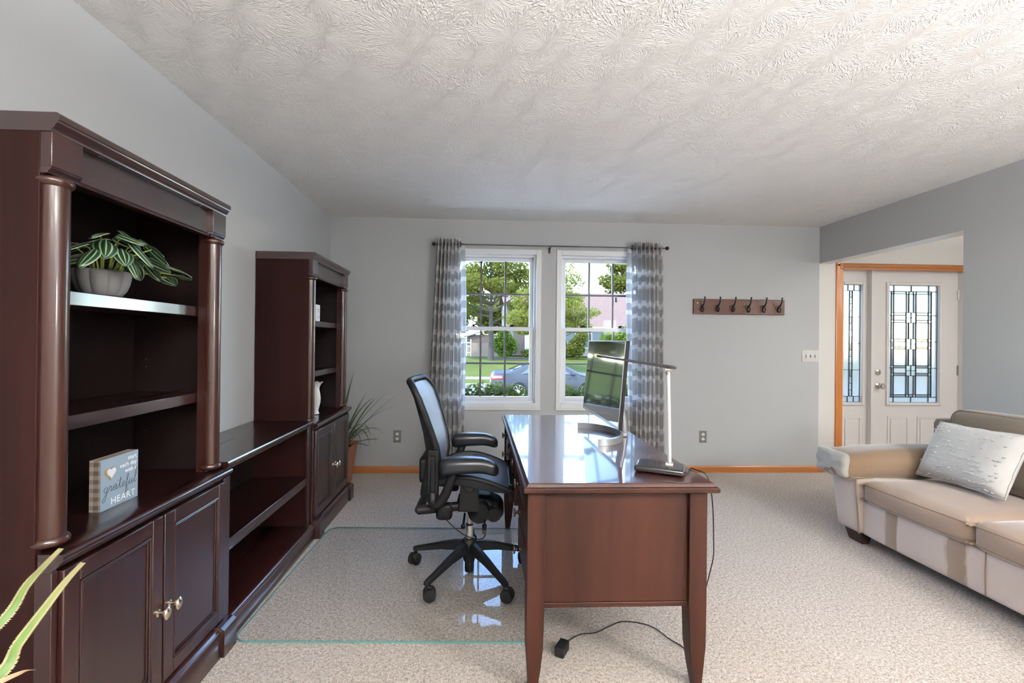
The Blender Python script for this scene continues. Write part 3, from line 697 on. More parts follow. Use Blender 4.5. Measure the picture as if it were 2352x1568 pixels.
# ------------------------------------------------------------------ desk
def desk():
    x0, x1, y0, y1, zt = .165, .876, 1.575, 3.093, .762
    root = empty('desk', ((x0+x1)/2, (y0+y1)/2, 0), 'large brown cherry desk with a polished top and drawer pedestals', 'desk')
    B = lambda mb, n, mt=M['desk'], p=root, **k: mb.build(n, mt, p, world=True, **k)
    # top with ogee edge: stack of offset rounded rects
    m = MB(); steps = [(.012,.727), (.004,.7285), (0,.733), (0,.744), (.003,.7475), (.010,.7495), (.0125,.7535), (.015,.7585), (.019,.762)]
    vs = []; 
    for d, z in steps: vs += [(x0+d,y0+d,z), (x1-d,y0+d,z), (x1-d,y1-d,z), (x0+d,y1-d,z)]
    n = len(steps); fs = [(i*4+k, i*4+(k+1) % 4, (i+1)*4+(k+1) % 4, (i+1)*4+k) for i in range(n-1) for k in range(4)]
    fs += [(3,2,1,0), tuple(range((n-1)*4, n*4))]
    m.add(vs, fs[:-1]); B(m, 'desk_top', M['desk'], smooth=30)
    m = MB(); d = .019; m.add([(x0+d,y0+d,zt), (x1-d,y0+d,zt), (x1-d,y1-d,zt), (x0+d,y1-d,zt)], [(0,1,2,3)]); B(m, 'top_surface', M['desktop'], smooth=0)
    # legs: square, tapered on the inner sides and swept at the foot
    def leg(cx, cy, sx_, sy_):
        m = MB(); t = .066
        secs = [(.726, 0, 0, 0, 0), (.34, 0, 0, 0, 0), (.325, .0, .0, 0, 0), (.16, .004, .001, .004, .001), (.08, .012, .006, .012, .006), (0, .024, .011, .024, .011)]
        vs = []
        for z, ix, ox, iy, oy in secs:
            ax0, ax1 = (cx + (ox if sx_ < 0 else ix), cx + t - (ix if sx_ < 0 else ox))
            ay0, ay1 = (cy + (oy if sy_ < 0 else iy), cy + t - (iy if sy_ < 0 else oy))
            vs += [(ax0,ay0,z), (ax1,ay0,z), (ax1,ay1,z), (ax0,ay1,z)]
        k = len(secs); fs = [(i*4+(q+1) % 4, i*4+q, (i+1)*4+q, (i+1)*4+(q+1) % 4) for i in range(k-1) for q in range(4)] + [(0,1,2,3), (k*4-1,k*4-2,k*4-3,k*4-4)]
        m.add(vs, fs); return B(m, 'leg', smooth=30, bevel=.003)
    lx0, lx1, ly0, ly1 = .180, .776, 1.600, 3.002
    for cx, cy, a, b in ((lx0,ly0,-1,-1), (lx1,ly0,1,-1), (lx0,ly1,-1,1), (lx1,ly1,1,1)): leg(cx, cy, a, b)
    for yy, sg in ((1.6165, 1), (3.0345, 1)):
        m = MB(); m.box(.2465, .7755, yy, yy+.016, .322, .7265); B(m, 'end_panel')
        m = MB(); m.box(.2465, .7755, yy-.004, yy+.024, .303, .3205); B(m, 'end_rail', bevel=.002)
    m = MB(); m.box(.806, .822, 1.6665, 3.0015, .303, .7265); B(m, 'modesty_panel')
    # pedestals and drawers on the chair side
    for ya, yb in ((1.6665, 2.050), (2.620, 3.0015)):
        yi = yb if ya < 2 else ya
        m = MB(); m.box(.215, .805, (yb-.016) if ya < 2 else ya, yb if ya < 2 else ya+.016, .303, .7265); B(m, 'pedestal_side')
        m = MB(); m.box(.215, .805, ya + (0 if ya < 2 else .0165), yb - (.0165 if ya < 2 else 0), .303, .318); B(m, 'pedestal_floor')
        for za, zb in ((.630, .722), (.488, .626), (.322, .484)):
            m = MB(); m.box(.190, .2145, ya+.002, yb-.002, za, zb); d = B(m, 'drawer', bevel=.004)
            m = MB(); m.extrude([(.190, za+.014), (.186, za+.018), (.186, zb-.018), (.190, zb-.014)], 'y', ya+.02, yb-.02); B(m, 'raised_face', M['desk'], d, bevel=.003)
            m = MB(); m.lathe([(.001,.0), (.009,0), (.006,-.004), (.006,-.012), (.014,-.016), (.006,-.019), (.006,-.024), (.019,-.029), (.018,-.034), (.001,-.036)], (.186, (ya+yb)/2, (za+zb)/2), 'x', 16); B(m, 'knob', M['darkknob'], d)
    m = MB(); m.box(.190, .2145, 2.054, 2.616, .640, .722); d = B(m, 'drawer', bevel=.004)
    for y in (2.16, 2.51):
        m = MB(); m.lathe([(.001,.0), (.009,0), (.006,-.004), (.006,-.012), (.018,-.020), (.017,-.025), (.001,-.027)], (.190, y, .682), 'x', 16); B(m, 'knob', M['darkknob'], d)
desk()

# ------------------------------------------------------------------ monitor
def monitor():
    yc = 2.455; root = empty('computer_monitor', (.74, yc, .7625), 'silver computer monitor with a curved arc stand on the desk', 'monitor')
    B = lambda mb, n, mt, p=root, **k: mb.build(n, mt, p, world=True, **k)
    tilt = R(4.6); yy0, yy1 = 2.100, 2.812; Hh = .428; z0 = .852; xb = .664
    T = Matrix.Translation((xb, 0, z0)) @ Matrix.Rotation(tilt, 4, 'Y')      # local x = depth away from viewer, z = up panel
    def tb(x0, x1, a, b, e, f): return MB().box(x0, x1, a, b, e, f).xform(T)
    B(tb(.004, .020, yy0, yy1, 0, Hh), 'housing', M['silver'], bevel=.002)
    m = MB()
    for (a, b, e, f) in ((yy0, yy0+.004, 0, Hh), (yy1-.004, yy1, 0, Hh), (yy0+.004, yy1-.004, Hh-.004, Hh), (yy0+.004, yy1-.004, 0, .014)): m.box(-.001, .0038, a, b, e, f)
    m.xform(T); B(m, 'bezel', M['silver'], bevel=.001)
    scr = mat('dark screen', (.03,.031,.032), .06); BS(scr).inputs['IOR'].default_value = 2.1
    B(tb(.0, .0036, yy0+.0045, yy1-.0045, .0145, Hh-.0045), 'screen', scr, smooth=0)
    B(tb(.0205, .045, yy0+.12, yy1-.12, .05, .33), 'rear_cover', M['silver'], bevel=.012, seg=3)
    B(MB().box(.004, .0205, yy0-.0022, yy0-.0002, .0, Hh).xform(T), 'side_edge', M['black'], smooth=0)
    # neck
    m = MB(); path = [(.800, yc-.02, .766), (.793, yc-.02, .85), (.772, yc-.02, .97), (.742, yc-.02, 1.06)]
    m.tube(path, [.040,.037,.032,.027], 20, flat=.62, refup=(1,0,0)); B(m, 'stand_neck', M['silver'])
    m = MB(); m.lathe([(.028,0), (.028,.03), (.022,.036)], (.72, yc-.02, 1.05), 'x', 20); B(m, 'pivot', M['silver'])
    # arc foot
    m = MB(); prof = []; k = 28
    for i in range(k+1):
        a = -PI/2 + PI*i/k
        prof.append((.585 + .185*math.cos(a), 2.385 + .232*math.sin(a)))
    inn = []
    for i in range(k+1):
        a = PI/2 - PI*i/k
        inn.append((.585 + .172*math.cos(a), 2.385 + .219*math.sin(a)))
    vs = [(p[0], p[1], .763) for p in prof+inn] + [(p[0], p[1], .795) for p in prof+inn]
    n = len(prof+inn); fs = [(i, (i+1) % n, n+(i+1) % n, n+i) for i in range(n)]
    q = k+1
    for i in range(k):
        fs.append((n+i, n+i+1, n+(2*q-2-i), n+(2*q-1-i))); fs.append((i+1, i, 2*q-1-i, 2*q-2-i))
    m.add(vs, fs); B(m, 'arc_foot', M['silver'], smooth=30)
    m = MB(); m.box(.757, .80, 2.36, 2.42, .763, .783); B(m, 'foot_bridge', M['silver'], bevel=.004)
monitor()

# ------------------------------------------------------------------ desk lamp with cord and adapter
def desk_lamp():
    root = empty('desk_lamp', (.722, 1.742, .7625), 'folding LED desk lamp with a black head and white arm on the desk corner', 'lamp')
    B = lambda mb, n, mt, p=root, **k: mb.build(n, mt, p, world=True, **k)
    ang = R(-28)
    T = Matrix.Translation((.722, 1.742, .7625)) @ Matrix.Rotation(ang, 4, 'Z')
    m = MB(); m.box(-.092, .092, -.062, .062, .002, .026); m.xform(T); b = B(m, 'base', M['blackgloss'], bevel=.010, seg=4)
    # touch marks on the base
    m = MB(); m.box(.012, .016, -.03, -.018, .0262, .0266); m.box(.005, .023, -.02, -.016, .0262, .0266); m.xform(T); B(m, 'touch_mark', M['silver'], b, smooth=0)
    hx, hy = .742, 1.700
    m = MB(); m.cyl((hx-.012, hy+.006, .797), (hx+.012, hy-.006, .797), .013, n=16); m.cyl((hx, hy, .785), (hx, hy, .80), .011, n=14); B(m, 'lower_hinge', M['chrome'])
    wh = mat('white aluminium', (.80,.80,.81), .25, .2)
    m = MB(); m.tube([(hx, hy, .802), (hx-.008, hy+.002, 1.150)], .0075, 12, flat=1.0); B(m, 'arm', wh)
    ux, uy = hx-.008, hy+.002
    m = MB(); m.cyl((ux, uy, 1.148), (ux, uy, 1.165), .009, n=14); m.cyl((ux-.010, uy+.005, 1.166), (ux+.010, uy-.005, 1.166), .011, n=16); B(m, 'upper_hinge', M['chrome'])
    d = Vector((-.87, .49, .125)).normalized(); sd_ = Vector((.49, .87, 0)).normalized(); nn = sd_.cross(d) * -1
    p0 = Vector((ux, uy, 1.179)) - d*.030; Ln = .312
    m = MB(); vs = []; K = 14
    for i in range(K+1):
        t = i/K; p = p0 + d*Ln*t; hw = .017*(min(1, (1-abs(2*t-1))*9+.35)); th = .0065*(1-.45*t)
        vs += [p - sd_*hw - nn*th, p + sd_*hw - nn*th, p + sd_*hw + nn*th, p - sd_*hw + nn*th]
    fs = [(i*4+k, i*4+(k+1) % 4, (i+1)*4+(k+1) % 4, (i+1)*4+k) for i in range(K) for k in range(4)] + [(3,2,1,0), tuple(range(K*4, K*4+4))]
    m.add(vs, fs); B(m, 'lamp_head', M['blackgloss'], bevel=.002)
    # cord: off the base, over the desk edge, down to the carpet and the adapter under the desk
    m = MB(); z = .7655
    pts = [(.800, 1.705, .772), (.815, 1.700, z), (.835, 1.735, z), (.858, 1.765, z+.001), (.868, 1.742, z+.0006), (.880, 1.70, .7665), (.890, 1.69, .748), (.900, 1.688, .71), (.916, 1.70, .62), (.930, 1.72, .50), (.946, 1.75, .42), (.938, 1.76, .35), (.912, 1.76, .25), (.890, 1.78, .12), (.866, 1.81, .016),
           (.852, 1.840, .006), (.820, 1.885, .006), (.79, 1.95, .006), (.74, 1.985, .006), (.66, 1.998, .006), (.59, 1.965, .006), (.52, 1.925, .006), (.46, 1.918, .006), (.415, 1.895, .006), (.385, 1.865, .010), (.368, 1.842, .018)]
    m.tube(catmull(pts, 6), .0026, 6); B(m, 'power_cord', M['cordblack'])
    m = MB(); T2 = Matrix.Translation((.352, 1.812, .016)) @ Matrix.Rotation(R(-32), 4, 'Z')
    m.box(-.020, .020, -.038, .032, -.014, .024); m.xform(T2); a = B(m, 'plug_adapter', M['black'], bevel=.005, seg=3)
    m = MB(); m.box(-.034, -.020, -.006, -.0045, .0, .007); m.box(-.034, -.020, .009, .0105, .0, .007); m.xform(T2); B(m, 'plug_prongs', M['chrome'], a)
desk_lamp()

# ------------------------------------------------------------------ glass chair mat
def chair_mat():
    root = empty('chair_mat', (-.358, 2.462, 0), 'clear glass chair mat lying on the carpet under the office chair', 'chair mat', rz=R(-1.7))
    x0, x1, y0, y1, r = -.645, .645, -.575, .563, .06
    ol = []
    for cx, cy, a0 in ((x1-r, y0+r, -90), (x1-r, y1-r, 0), (x0+r, y1-r, 90), (x0+r, y0+r, 180)):
        for k in range(9): a = R(a0 + 90*k/8); ol.append((cx + r*math.cos(a), cy + r*math.sin(a)))
    n = len(ol); gm = glass_mix('clear mat glass', (.985,.995,1.0), 1.45, .008)
    m = MB(); m.add([(p[0], p[1], .0095) for p in ol], [tuple(range(n))]); m.build('glass_sheet', gm, root, smooth=0)
    eg = mat('green glass edge', (.10,.30,.30), .1, coat=.5); 
    m = MB(); m.add([(p[0], p[1], .002) for p in ol] + [(p[0], p[1], .0093) for p in ol], [(i, (i+1) % n, n+(i+1) % n, n+i) for i in range(n)]); m.build('glass_edge', eg, root, smooth=0, solid=.002)
chair_mat()

# ------------------------------------------------------------------ office chair (local: x forward)
def office_chair():
    zm = .010
    root = empty('office_chair', (-.042, 2.430, zm), 'black mesh office chair on casters standing on the glass mat', 'chair', rz=R(-2))
    G, K = M['graphite'], M['black']
    B = lambda mb, n, mt=G, p=root, **k: mb.build(n, mt, p, **k)
    # star base
    m = MB(); m.lathe([(.024,.065), (.030,.07), (.040,.11), (.043,.150), (.040,.178), (.030,.190), (.022,.192)], n=24); hub = B(m, 'hub')
    m = MB(); m.lathe([(.022,.012), (.024,.016), (.024,.07)], n=20); B(m, 'hub_tube', K, hub)
    for k in range(5):
        a = R(90 + 72*k); ca, sa = math.cos(a), math.sin(a); ct = Vector((ca, sa, 0)); sd_ = Vector((-sa, ca, 0))
        m = MB(); vs = []
        secs = [(.025, .176, .026, .118), (.08, .169, .023, .120), (.16, .149, .0195, .110), (.25, .121, .0175, .090), (.315, .102, .017, .076), (.338, .094, .014, .074)]
        for r_, zt_, hw, zb_ in secs:
            p = ct*r_
            vs += [p - sd_*hw + Vector((0,0,zb_)), p + sd_*hw + Vector((0,0,zb_)), p + sd_*hw*.72 + Vector((0,0,zt_)), p - sd_*hw*.72 + Vector((0,0,zt_))]
        q = len(secs); fs = [(i*4+j, i*4+(j+1) % 4, (i+1)*4+(j+1) % 4, (i+1)*4+j) for i in range(q-1) for j in range(4)] + [(3,2,1,0), tuple(range((q-1)*4, q*4))]
        m.add(vs, fs); B(m, 'base_leg', bevel=.007, seg=3)
        # twin-wheel caster
        cs = ct*.322; off = Matrix.Rotation(a + R(35 + 50*(k % 3)), 4, 'Z')
        T = Matrix.Translation(cs) @ off
        m = MB(); m.cyl((0,0,.05), (0,0,.078), .009, n=12); m.tube([(-.0, 0, .062), (.016, 0, .056), (.026, 0, .040)], [.012,.013,.008], 10); m.xform(T); cst = B(m, 'caster', K)
        for sgn in (-1, 1):
            m = MB(); m.lathe([(.006, sgn*.006), (.029, sgn*.006), (.0315, sgn*.010), (.0315, sgn*.022), (.029, sgn*.0265), (.006, sgn*.0285)][::sgn], (.012, 0, .0322), 'y', 24); m.xform(T); B(m, 'wheel', M['rubber'], cst)
    m = MB(); m.lathe([(.019,.19), (.019,.262), (.017,.265)], n=20); B(m, 'cylinder_sleeve', M['chrome'])
    m = MB(); m.lathe([(.0205,.262), (.0205,.269), (.015,.270)], n=20); B(m, 'sleeve_collar', K)
    m = MB(); m.lathe([(.0135,.265), (.0135,.375)], n=18); B(m, 'gas_piston', M['chrome'])
    # tilt mechanism
    m = MB(); m.softbox(-.065, .185, -.095, .095, .300, .435, .055, 12, fn=lambda p, u: Vector((p.x, p.y, p.z + .03*(u[0]-1)*(1 if u[2] < 0 else .2)*-1 - (.02 if u[0] > .5 and u[2] > 0 else 0)))); mech = B(m, 'tilt_housing', K, smooth=60)
    m = MB(); m.lathe([(.001,-.135), (.034,-.135), (.040,-.125), (.040,-.098), (.030,-.09)], (.130, 0, .365), 'y', 10); B(m, 'tension_knob', K, mech)
    m = MB(); m.lathe([(.001,-.14), (.05,-.138), (.058,-.125), (.058,-.09)], (.055, 0, .375), 'y', 20); B(m, 'housing_cover', K, mech)
    m = MB(); m.cyl((.085, -.12, .345), (.085, -.205, .335), .006, n=10); m.cyl((.085, -.195, .336), (.085, -.255, .330), .013, .011, n=14); B(m, 'tilt_lever', M['blackgloss'], mech)
    m = MB(); m.cyl((-.02, -.1, .36), (-.02, -.22, .345), .006, n=10); m.sphere((-.02, -.225, .345), .012, 12); B(m, 'height_lever', K, mech)
    for y in (-.21, .21):
        m = MB(); m.cyl((-.245, y, .418), (.02, y*.9, .438), .0225, n=18); bar = B(m, 'side_bar', K)
        m = MB(); m.softbox(-.155, -.075, y-.03, y+.03, .375, .455, .02, 8); B(m, 'bar_clamp', K, bar)
        sg = 1 if y > 0 else -1
        m = MB(); m.extrude([(-.045,.42), (.060,.42), (.060,.44), (.050,.55), (.043,.575), (.020,.588), (-.004,.588), (-.026,.575), (-.034,.55)], 'y', y*1.08-.012, y*1.08+.012); br = B(m, 'pivot_bracket', K, bevel=.004)
        yo = y*1.08 + sg*.012
        for r0, r1, d in ((.026,.030,.006), (.012,.014,.010)):
            m = MB(); pr = [(r1, yo), (r0, yo+sg*d), (.001, yo+sg*d)]; m.lathe(pr if sg > 0 else pr[::-1], (.010, 0, .548), 'y', 24); B(m, 'pivot_cap', K, br)
    m = MB(); m.cyl((-.24, -.21, .418), (-.24, .21, .418), .022, n=16); B(m, 'cross_bar', K)
    cab = catmull([(-.13,-.235,.46), (-.128,-.24,.42), (-.10,-.245,.385), (-.03,-.25,.325), (.03,-.25,.298), (.075,-.25,.296), (.092,-.245,.318)], 6)
    m = MB(); m.tube(cab, .0026, 6); B(m, 'cable', K)
    # seat: frame loop + woven sheet
    def seat_z(t, v):   # t 0 back .. 1 front, v -1..1 across
        prof = .548 + .052*math.sin(PI*min(1, max(0, t*.92+.08))**.85) - .022*t*t
        return prof
    def seat_pt(t, v, lift=0):
        x = -.155 + .372*t
        hw = .235 + .018*math.sin(PI*t) - .02*(1-t)
        z = seat_z(t, v)
        return Vector((x, v*hw, z - .060*(1-v*v)*(1-.75*t) * (1 if t < 1 else 1) + lift))
    m = MB(); m.grid(lambda u, v: seat_pt(v, 2*u-1), 20, 20); B(m, 'seat_mesh', M['meshseat'], smooth=60)
    loop = [seat_pt(t/10, -1) for t in range(11)] + [seat_pt(1, -1 + 2*k/8) for k in range(1, 8)] + [seat_pt(1-t/10, 1) for t in range(11)] + [seat_pt(0, 1 - 2*k/8) for k in range(1, 8)]
    m = MB(); pl = catmull(loop, 2, True); m.tube([p + Vector((0,0,-.006)) for p in pl], .0135, 10, True); fr = B(m, 'seat_frame', smooth=60)
    for sg in (-1, 1):     # deep side skirts of the frame
        top = [seat_pt(t/12, sg) for t in range(13)]
        vs = []
        for i, p in enumerate(top):
            t = i/12; dp = .012 + .040*math.sin(PI*t)**.8
            vs += [p + Vector((0, sg*.012, 0)), p + Vector((0, sg*.010, -dp)), p + Vector((0, -sg*.006, -dp)), p + Vector((0, -sg*.006, 0))]
        fs = [(i*4+j, i*4+(j+1) % 4, (i+1)*4+(j+1) % 4, (i+1)*4+j) for i in range(12) for j in range(4)] + [(3,2,1,0), (48,49,50,51)]
        m = MB(); m.add(vs, fs); B(m, 'side_skirt', G, fr, bevel=.003)
    m = MB(); m.cyl((.212,-.245,.515), (.212,.245,.515), .010, n=12)
    for y in (-.235, .235): m.cyl((.212, y, .50), (.212, y, .555), .010, n=10)
    B(m, 'front_adjuster', K, fr)
    # back: curved frame + woven sheet
    bz = [(.500, -.170), (.56, -.150), (.64, -.138), (.73, -.150), (.82, -.178), (.90, -.205), (.97, -.232), (1.02, -.262), (1.045, -.285)]
    def back_x(z):
        for (z0, a), (z1, b) in zip(bz, bz[1:]):
            if z <= z1: return a + (b-a)*(z-z0)/(z1-z0)
        return bz[-1][1]
    def back_hw(z):
        t = (z-.50)/.545
        w_ = .165 + .085*min(1, t*1.25)**.9
        if t > .86: w_ *= math.sqrt(max(0.02, 1-((t-.86)/.155)**2))*.42+.58
        return w_
    def back_pt(z, v): return Vector((back_x(z) - .030*(1-v*v), v*back_hw(z), z))
    Zs = [.50 + .545*k/22 for k in range(23)]
    m = MB(); m.grid(lambda u, v: back_pt(.515+.515*v, (2*u-1)*.97), 14, 26); B(m, 'back_mesh', M['meshback'], smooth=60)
    loop = [back_pt(z, -1) for z in Zs] + [back_pt(1.045, -1 + 2*k/6) for k in range(1, 6)] + [back_pt(z, 1) for z in Zs[::-1]] + [back_pt(.50, 1 - 2*k/6) for k in range(1, 6)]
    pl = catmull(loop, 2, True)
    m = MB(); m.tube([p + Vector((-.008, 0, 0)) for p in pl], [.0175 + .006*max(0, (.80-p.z)) for p in pl], 12, True); bf = B(m, 'back_frame', smooth=60)
    for sg in (-1, 1):     # broad blades behind the frame
        vs = []; zs = [.47, .52, .60, .70, .80, .90, .985, 1.02]
        wd = [.050, .070, .070, .058, .046, .036, .024, .010]
        for z, wv in zip(zs, wd):
            p = back_pt(max(.5, z), sg); p.z = z
            if z < .5: p.x -= .02
            vs += [p + Vector((-.006, sg*.008, 0)), p + Vector((-.006-wv, sg*.002-sg*.012, 0)), p + Vector((-.006-wv, -sg*.024, 0)), p + Vector((-.006, -sg*.012, 0))]
        q = len(zs); fs = [(i*4+j, i*4+(j+1) % 4, (i+1)*4+(j+1) % 4, (i+1)*4+j) for i in range(q-1) for j in range(4)] + [(3,2,1,0), tuple(range((q-1)*4, q*4))]
        m = MB(); m.add(vs, fs); B(m, 'back_blade', G, bf, bevel=.005)
        # slotted armrest post behind the back
        ypost = sg*.222
        m = MB()
        for xa, xb in ((-.197,-.181), (-.161,-.143)): m.box(xa, xb, ypost-.016, ypost+.016, .50, .70)
        m.box(-.197, -.143, ypost-.016, ypost+.016, .69, .72); m.box(-.197, -.143, ypost-.016, ypost+.016, .47, .515); m.box(-.187, -.155, ypost-.008, ypost+.008, .50, .70)
        post = B(m, 'arm_post', K, bevel=.005)
        # curved yoke and pad
        yk = catmull([(-.172, sg*.232, .505), (-.165, sg*.248, .472), (-.138, sg*.262, .470), (-.105, sg*.272, .515), (-.080, sg*.278, .580), (-.060, sg*.280, .628)], 5)
        m = MB(); m.tube(yk, [.028 - .008*i/len(yk) for i in range(len(yk))], 12, flat=1.0); B(m, 'arm_yoke', K)
        def arm_fn(p, u):
            t = (u[0]+1)/2
            dz = .012*math.sin(PI*t*.9) - .028*max(0, t-.72)**1.2*3
            return Vector((p.x, p.y*(.78+.3*math.sin(PI*min(1, t+.15))), p.z*(1.05-.25*t) + dz))
        m = MB(); m.softbox(-.130, .152, sg*.285-.046, sg*.285+.046, .612, .694, .034, 16, fn=arm_fn); B(m, 'arm_pad', M['pad'], smooth=70)
    m = MB(); m.softbox(-.255, -.205, -.16, .16, .53, .66, .02, 8); B(m, 'lumbar_pad', K, bf, smooth=60)
office_chair()

# ------------------------------------------------------------------ curtain rod and curtains
def curtain_rod():
    root = empty('curtain_rod', (.66, 4.225, 2.18), 'thin dark metal curtain rod above the two windows', 'curtain rod')
    B = lambda mb, n, mt, p=root, **k: mb.build(n, mt, p, world=True, **k)
    zr = 2.181; y = 4.225
    m = MB(); m.cyl((-.425, y, zr), (1.79, y, zr), .0055, n=12); B(m, 'rod', M['grey_muntin'])
    m = MB(); m.cyl((.675, y, zr), (.95, y, zr), .0068, n=12); B(m, 'rod_sleeve', M['grey_muntin'])
    for x, sg in ((-.425, -1), (1.79, 1)):
        m = MB(); m.sphere((x+sg*.012, y, zr), .019, 14); B(m, 'finial', M['bronze'])
    for x in (-.30, .672, 1.68):
        m = MB(); m.tube(catmull([(x, YF, zr-.028), (x, YF-.03, zr-.026), (x, y+.002, zr-.012)], 4), .005, 8); m.box(x-.010, x+.010, YF-.004, YF, zr-.055, zr+.002); m.tube([(x, y-.010, zr+.004), (x, y-.004, zr-.010), (x, y+.008, zr-.010), (x, y+.010, zr+.004)], .004, 8)
        B(m, 'bracket', M['bronze'])
curtain_rod()

def curtain(name, xt0, xt1, xb0, xb1, flap_side, zb, label):
    root = empty('curtain', ((xt0+xt1)/2, 4.225, zb), label, 'curtain', 'curtains beside the windows')
    zt = 2.236; Wc = 1.3; folds = 7
    def P(u, v):
        k = v
        x0 = xt0 + (xb0-xt0)*(k**.8); x1 = xt1 + (xb1-xt1)*(k**.8)
        ph = u*folds*2*PI
        amp = .034 + .012*math.sin(2.2*k+u*5) 
        x = x0 + (x1-x0)*u + .010*math.sin(ph*2+.6)*(1+.3*k)
        y = 4.225 + amp*math.sin(ph) + .006*math.sin(9*k+ph*.5)
        z = zt - (zt-zb)*k + (.006*math.sin(ph*1.3) if k > .99 else 0)
        return (x, min(y, YF-.018), z)
    m = MB(); m.grid(P, 150, 44, uv=lambda u, v: (u*Wc, v*2.2)); cl = m.build('cloth', M['curtain'], root, world=True, smooth=80)
    # loose leading edge over the window, flat and sheer
    sx = 1 if flap_side > 0 else -1
    def F(u, v):
        e = (xt1 + (xb1-xt1)*v**.8) if sx > 0 else (xt0 + (xb0-xt0)*v**.8)
        wv = .045 + .012*math.sin(5*v)
        return (e + sx*wv*u, 4.235 + .012*math.sin(u*7+v*6) + .01*u, zt-.03 - (zt-.03-zb)*v - .02*u)
    m = MB(); m.grid(F, 10, 40, uv=lambda u, v: (u*.09+.03, v*2.2+.07)); m.build('leading_edge', M['curtain'], root, world=True, smooth=80)
    m = MB(); xe = xt1+.004 if sx > 0 else xt0-.004
    m.tube([(xe, 4.225+.020*math.cos(a*PI/8), 2.181+.022*math.sin(a*PI/8)) for a in range(16)], .004, 8, True); m.build('grommet', M['bronze'], root, world=True)
curtain('curtain', -.405, -.190, -.500, -.165, 1, .035, 'grey patterned sheer curtain hanging beside the office chair back')
curtain('curtain', 1.465, 1.748, 1.480, 1.785, -1, .035, 'grey patterned sheer curtain hanging behind the desk lamp')

# ------------------------------------------------------------------ coat rack, switch, outlets
def coat_rack():
    x0, x1, z0, z1 = 2.097, 3.015, 1.556, 1.706
    root = empty('coat_rack', ((x0+x1)/2, YF, z0), 'brown wooden coat rack board with six dark metal hooks', 'coat rack')
    B = lambda mb, n, mt, p=root, **k: mb.build(n, mt, p, world=True, **k)
    m = MB(); m.box(x0, x1, YF-.022, YF-.001, z0, z1); B(m, 'board', M['rackwood'], bevel=.006, seg=3)
    yb = YF-.022
    for k in range(6):
        x = 2.172 + k*.1535
        m = MB(); m.lathe([(.001,0), (.019,0), (.019,-.005), (.013,-.008), (.001,-.009)], (x, yb, 1.622), 'y', 16, sx=.9, sy=1.5); h = B(m, 'hook', M['bronze'])
        m = MB(); m.tube(catmull([(x, yb-.004, 1.612), (x, yb-.022, 1.630), (x, yb-.050, 1.652), (x, yb-.066, 1.682), (x, yb-.070, 1.712)], 5), [.0085]*10+[.0065]*11, 10); m.sphere((x, yb-.070, 1.716), .0095, 10, (1,1,.7)); B(m, 'hat_arm', M['bronze'], h)
        m = MB(); m.tube(catmull([(x, yb-.004, 1.600), (x, yb-.016, 1.585), (x, yb-.036, 1.582), (x, yb-.048, 1.598), (x, yb-.050, 1.615)], 5), .0062, 10); m.sphere((x, yb-.050, 1.618), .009, 10, (1,1,.7)); B(m, 'coat_arm', M['bronze'], h)
    for x in (2.135, 2.985):
        m = MB(); m.lathe([(.001,-.003), (.005,-.002), (.006,0)], (x, yb, 1.665), 'y', 10); B(m, 'screw_head', M['nickel'])
coat_rack()

def switch_plate():
    x0, x1, z0, z1 = 3.207, 3.380, 1.094, 1.212
    root = empty('light_switch', ((x0+x1)/2, YF, z0), 'silver metal three-gang light switch plate by the entry', 'switch')
    B = lambda mb, n, mt, p=root, **k: mb.build(n, mt, p, world=True, **k)
    pl = mat('light satin plate', (.66,.66,.65), .3, .35)
    m = MB(); m.box(x0, x1, YF-.006, YF-.0005, z0, z1); B(m, 'plate', pl, bevel=.003)
    for k in range(3):
        x = (x0+x1)/2 + (k-1)*.046; z = (z0+z1)/2
        m = MB(); m.box(x-.005, x+.005, YF-.0066, YF-.006, z-.012, z+.012); B(m, 'slot', M['black'])
        m = MB(); m.obox(x, YF-.012, z+.003, .007, .016, .010, Matrix.Rotation(R(-25), 3, 'X')); B(m, 'toggle', M['white'], bevel=.001)
        for dz in (-.030, .030):
            m = MB(); m.lathe([(.001,-.0015), (.003,0)], (x, YF-.006, z+dz), 'y', 8); B(m, 'screw_head', M['nickel'])
switch_plate()
def outlet(x0, z0, label, col):
    root = empty('wall_outlet', (x0+.036, YF, z0), label, 'outlet', 'metal wall outlets')
    B = lambda mb, n, mt, p=root, **k: mb.build(n, mt, p, world=True, **k)
    m = MB(); m.box(x0, x0+.074, YF-.005, YF-.0005, z0, z0+.118); B(m, 'plate', col, bevel=.003)
    for dz in (.036, .082):
        c_ = (x0+.037, YF-.005, z0+dz)
        m = MB(); m.lathe([(.0155,0), (.0155,-.002), (.001,-.0022)], c_, 'y', 20, sx=1, sy=.9); rc = B(m, 'receptacle', M['white'])
        m = MB(); m.box(c_[0]-.007, c_[0]-.005, YF-.0078, YF-.0072, c_[2]-.002, c_[2]+.006); m.box(c_[0]+.005, c_[0]+.007, YF-.0078, YF-.0072, c_[2]-.002, c_[2]+.006); m.lathe([(.0022,-.0028), (.001,-.0029)], (c_[0], YF-.005, c_[2]-.008), 'y', 8); B(m, 'slots', M['black'], rc)
    m = MB(); m.lathe([(.001,-.0015), (.003,0)], (x0+.037, YF-.005, z0+.059), 'y', 8); B(m, 'screw_head', M['nickel'])
gm_ = mat('dull steel plate', (.26,.255,.245), .35, .6)
outlet(-.811, .290, 'dull metal wall outlet between the tall plant and the curtain', gm_)
outlet(2.174, .292, 'dull metal wall outlet under the coat rack', gm_)

